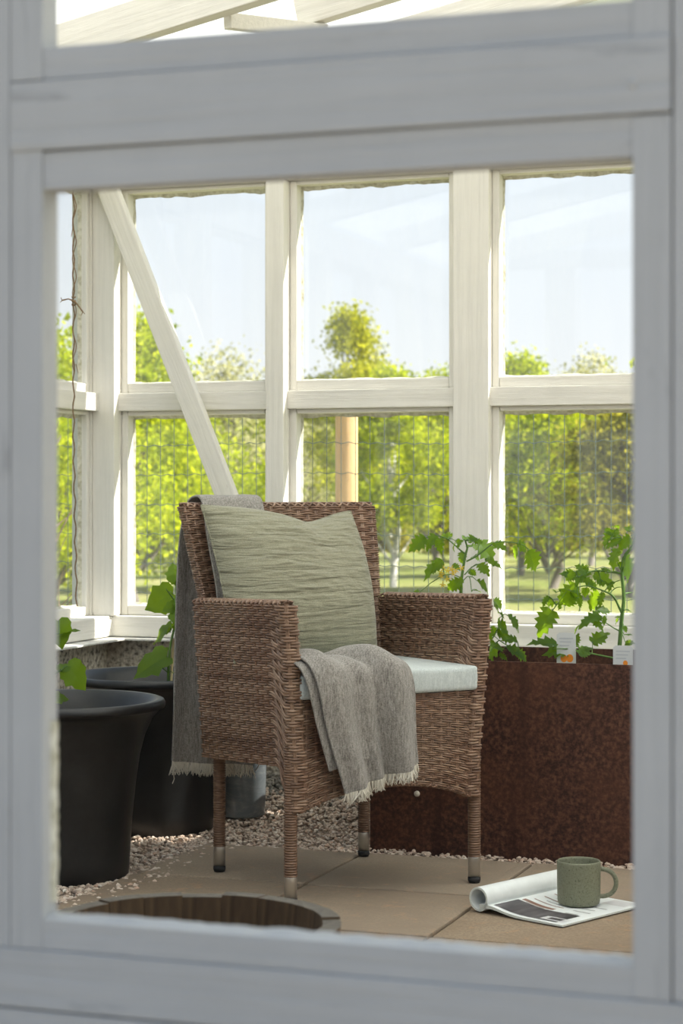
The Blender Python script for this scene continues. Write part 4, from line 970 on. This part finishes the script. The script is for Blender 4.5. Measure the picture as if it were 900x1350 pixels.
# ================================================================== MAGAZINE AND MUG
MZ = R(-24); mag = thing('magazine', 'open magazine with rolled-back pages lying on the paving slabs', 'magazine', (-1.205, 4.300, 0.0), MZ)
MWID, MLEN = .226, .300
def zp(x): return .0065 + .012 * math.exp(-((x - .02) / .05) ** 2) - .002 * (x / MWID)
xs_ = np.linspace(0.0, MWID, 26); m_ = MB()
top = np.array([[(x_, y_, zp(x_)) for y_ in (0, MLEN)] for x_ in xs_]); bot = np.array([[(x_, y_, .0006 + .010 * math.exp(-((x_ - .03) / .045) ** 2) * (x_ > 0)) for y_ in (0, MLEN)] for x_ in xs_])
m_.grid(top, 0); m_.grid(bot[:, ::-1], 0)
for y_i in (0, 1): m_.grid(np.stack([top[:, y_i], bot[:, y_i]], 1), 1)
m_.grid(np.stack([top[-1], bot[-1]], 1), 1); m_.grid(np.stack([top[0], bot[0]], 1), 1)
m_.build('page_block', ['page', 'page_edge'], mag, False)
# rolled pages: a spiral in cross-section
m_ = MB(); an = np.linspace(-75, 330, 50)
ro = np.array([.0275 - .0035 * i / 49 for i in range(50)]); ccx, ccz = -.002, .0285
O_ = np.array([[(ccx + r_ * math.cos(R(a)), y_, max(.0008, ccz + r_ * math.sin(R(a)))) for y_ in np.linspace(0, MLEN, 3)] for a, r_ in zip(180 - an + 90, ro)])
I_ = np.array([[(ccx + (r_ - .0045) * math.cos(R(a)), y_, ccz + (r_ - .0045) * math.sin(R(a))) for y_ in np.linspace(0, MLEN, 3)] for a, r_ in zip(180 - an + 90, ro)])
m_.grid(O_, 0); m_.grid(I_[::-1], 0); m_.grid(np.stack([O_[:, 0], I_[:, 0]], 1), 1); m_.grid(np.stack([O_[:, -1], I_[:, -1]], 1), 1); m_.grid(np.stack([O_[-1], I_[-1]], 1), 1)
m_.build('rolled_pages', ['page', 'page_edge'], mag, True)
def print_patch(name, x0, x1, y0, y1, m, skew=0, dz=.0004):
    q = MB(); xs2 = np.linspace(x0, x1, 8); q.grid(np.array([[(x_, y_ + skew * (x_ - x0), zp(x_) + dz) for y_ in (y0, y1)] for x_ in xs2])); q.build(name, m, mag, False)
print_patch('photo_print', .030, .200, .012, .098, 'ink_dark'); print_patch('photo_print', .150, .212, .020, .050, 'ink_light', 0, .0007); print_patch('photo_print', .165, .200, .026, .044, 'ink_dark', 0, .001)
print_patch('photo_print', .035, .120, .104, .118, 'ink_brown'); print_patch('photo_print', .05, .10, .099, .102, 'ink_grey')
for k_ in range(7): print_patch('text_line_print', .045 + .02 * (k_ % 2), .125 + .012 * (k_ % 3), .135 + k_ * .018, .139 + k_ * .018, 'ink_grey' if k_ % 2 else 'ink_brown')
for k_ in range(5): print_patch('text_line_print', .155, .200 - .01 * (k_ % 2), .070 + k_ * .030, .076 + k_ * .030, 'ink_grey')
print_patch('photo_print', .15, .212, .24, .29, 'ink_light')

mug = thing('mug', 'sage green stoneware mug standing on the open magazine', 'mug', (-1.013, 4.425, .0072), R(12))
MB().lathe([(0, 0), (.040, 0), (.0445, .0025), (.0465, .008), (.0475, .03), (.0480, .090), (.0476, .0945), (.0462, .096), (.0448, .0945), (.0440, .090), (.0435, .02), (.040, .009), (0, .008)], 56).build('cup', 'mug', mug)
hp = [(.0455 + .036 * math.sin(a) ** .8 if 0 < a < math.pi else .0455, 0, .048 + .030 * math.cos(a)) for a in np.linspace(0, math.pi, 24)]
hm = MB(); hm.tube([(x_, 0, z_) for x_, _, z_ in hp], .0052, 12); hh = hm.build('handle', 'mug', mug)

# ================================================================== TWINE
tw = thing('twine', 'knotted jute twine hanging by the left wall window', 'twine', at(99, 798, 5.957))
tb = tw.location; m_ = MB()
pp = [at(97 + 1.2 * math.sin(q * 1.9) + (4 if q > 40 else 0) * (q - 40) / 20, 160 + q * 10.65, 5.957) - tb for q in range(61)]
C = catmull([tuple(p) for p in pp], 6); t_ = np.linspace(0, 1, len(C)) * 900
for ph in (0, math.pi): m_.tube(C + np.stack([.0014 * np.cos(t_ + ph), .0014 * np.sin(t_ + ph), 0 * t_], -1), .0017, 5)
pp2 = [at(98 + 2.5 * math.sin(q * 1.3), 215 + q * 9.5, 5.95) - tb for q in range(30)]; C2 = catmull([tuple(p) for p in pp2], 5); m_.tube(C2, .0016, 5)
m_.build('cord', 'twine', tw)
k2 = MB()
k2.tube([at(82, 396, 5.945) - tb, at(90, 394, 5.945) - tb, at(98, 397, 5.94) - tb, at(104, 404, 5.945) - tb, at(109, 411, 5.945) - tb], (.0024, .002, .0035, .002, .0024), 6)
for (a, b_) in (((82, 396), (80, 392)), ((82, 396), (79, 399)), ((109, 411), (112, 414)), ((109, 411), (107, 416)), ((96, 300), (94, 312)), ((100, 480), (103, 492))): k2.tube([at(*a, 5.945) - tb, at(*b_, 5.94) - tb], (.0016, .0008), 5)
for q in range(3): k2.tube([tuple(at(97, 392 + q * 5, 5.945) - tb + Vector((.005 * math.cos(a), .005 * math.sin(a), .002 * math.sin(a * 2)))) for a in np.linspace(0, 6.28, 12)], .0018, 5)
k2.build('knot', 'twine', tw)
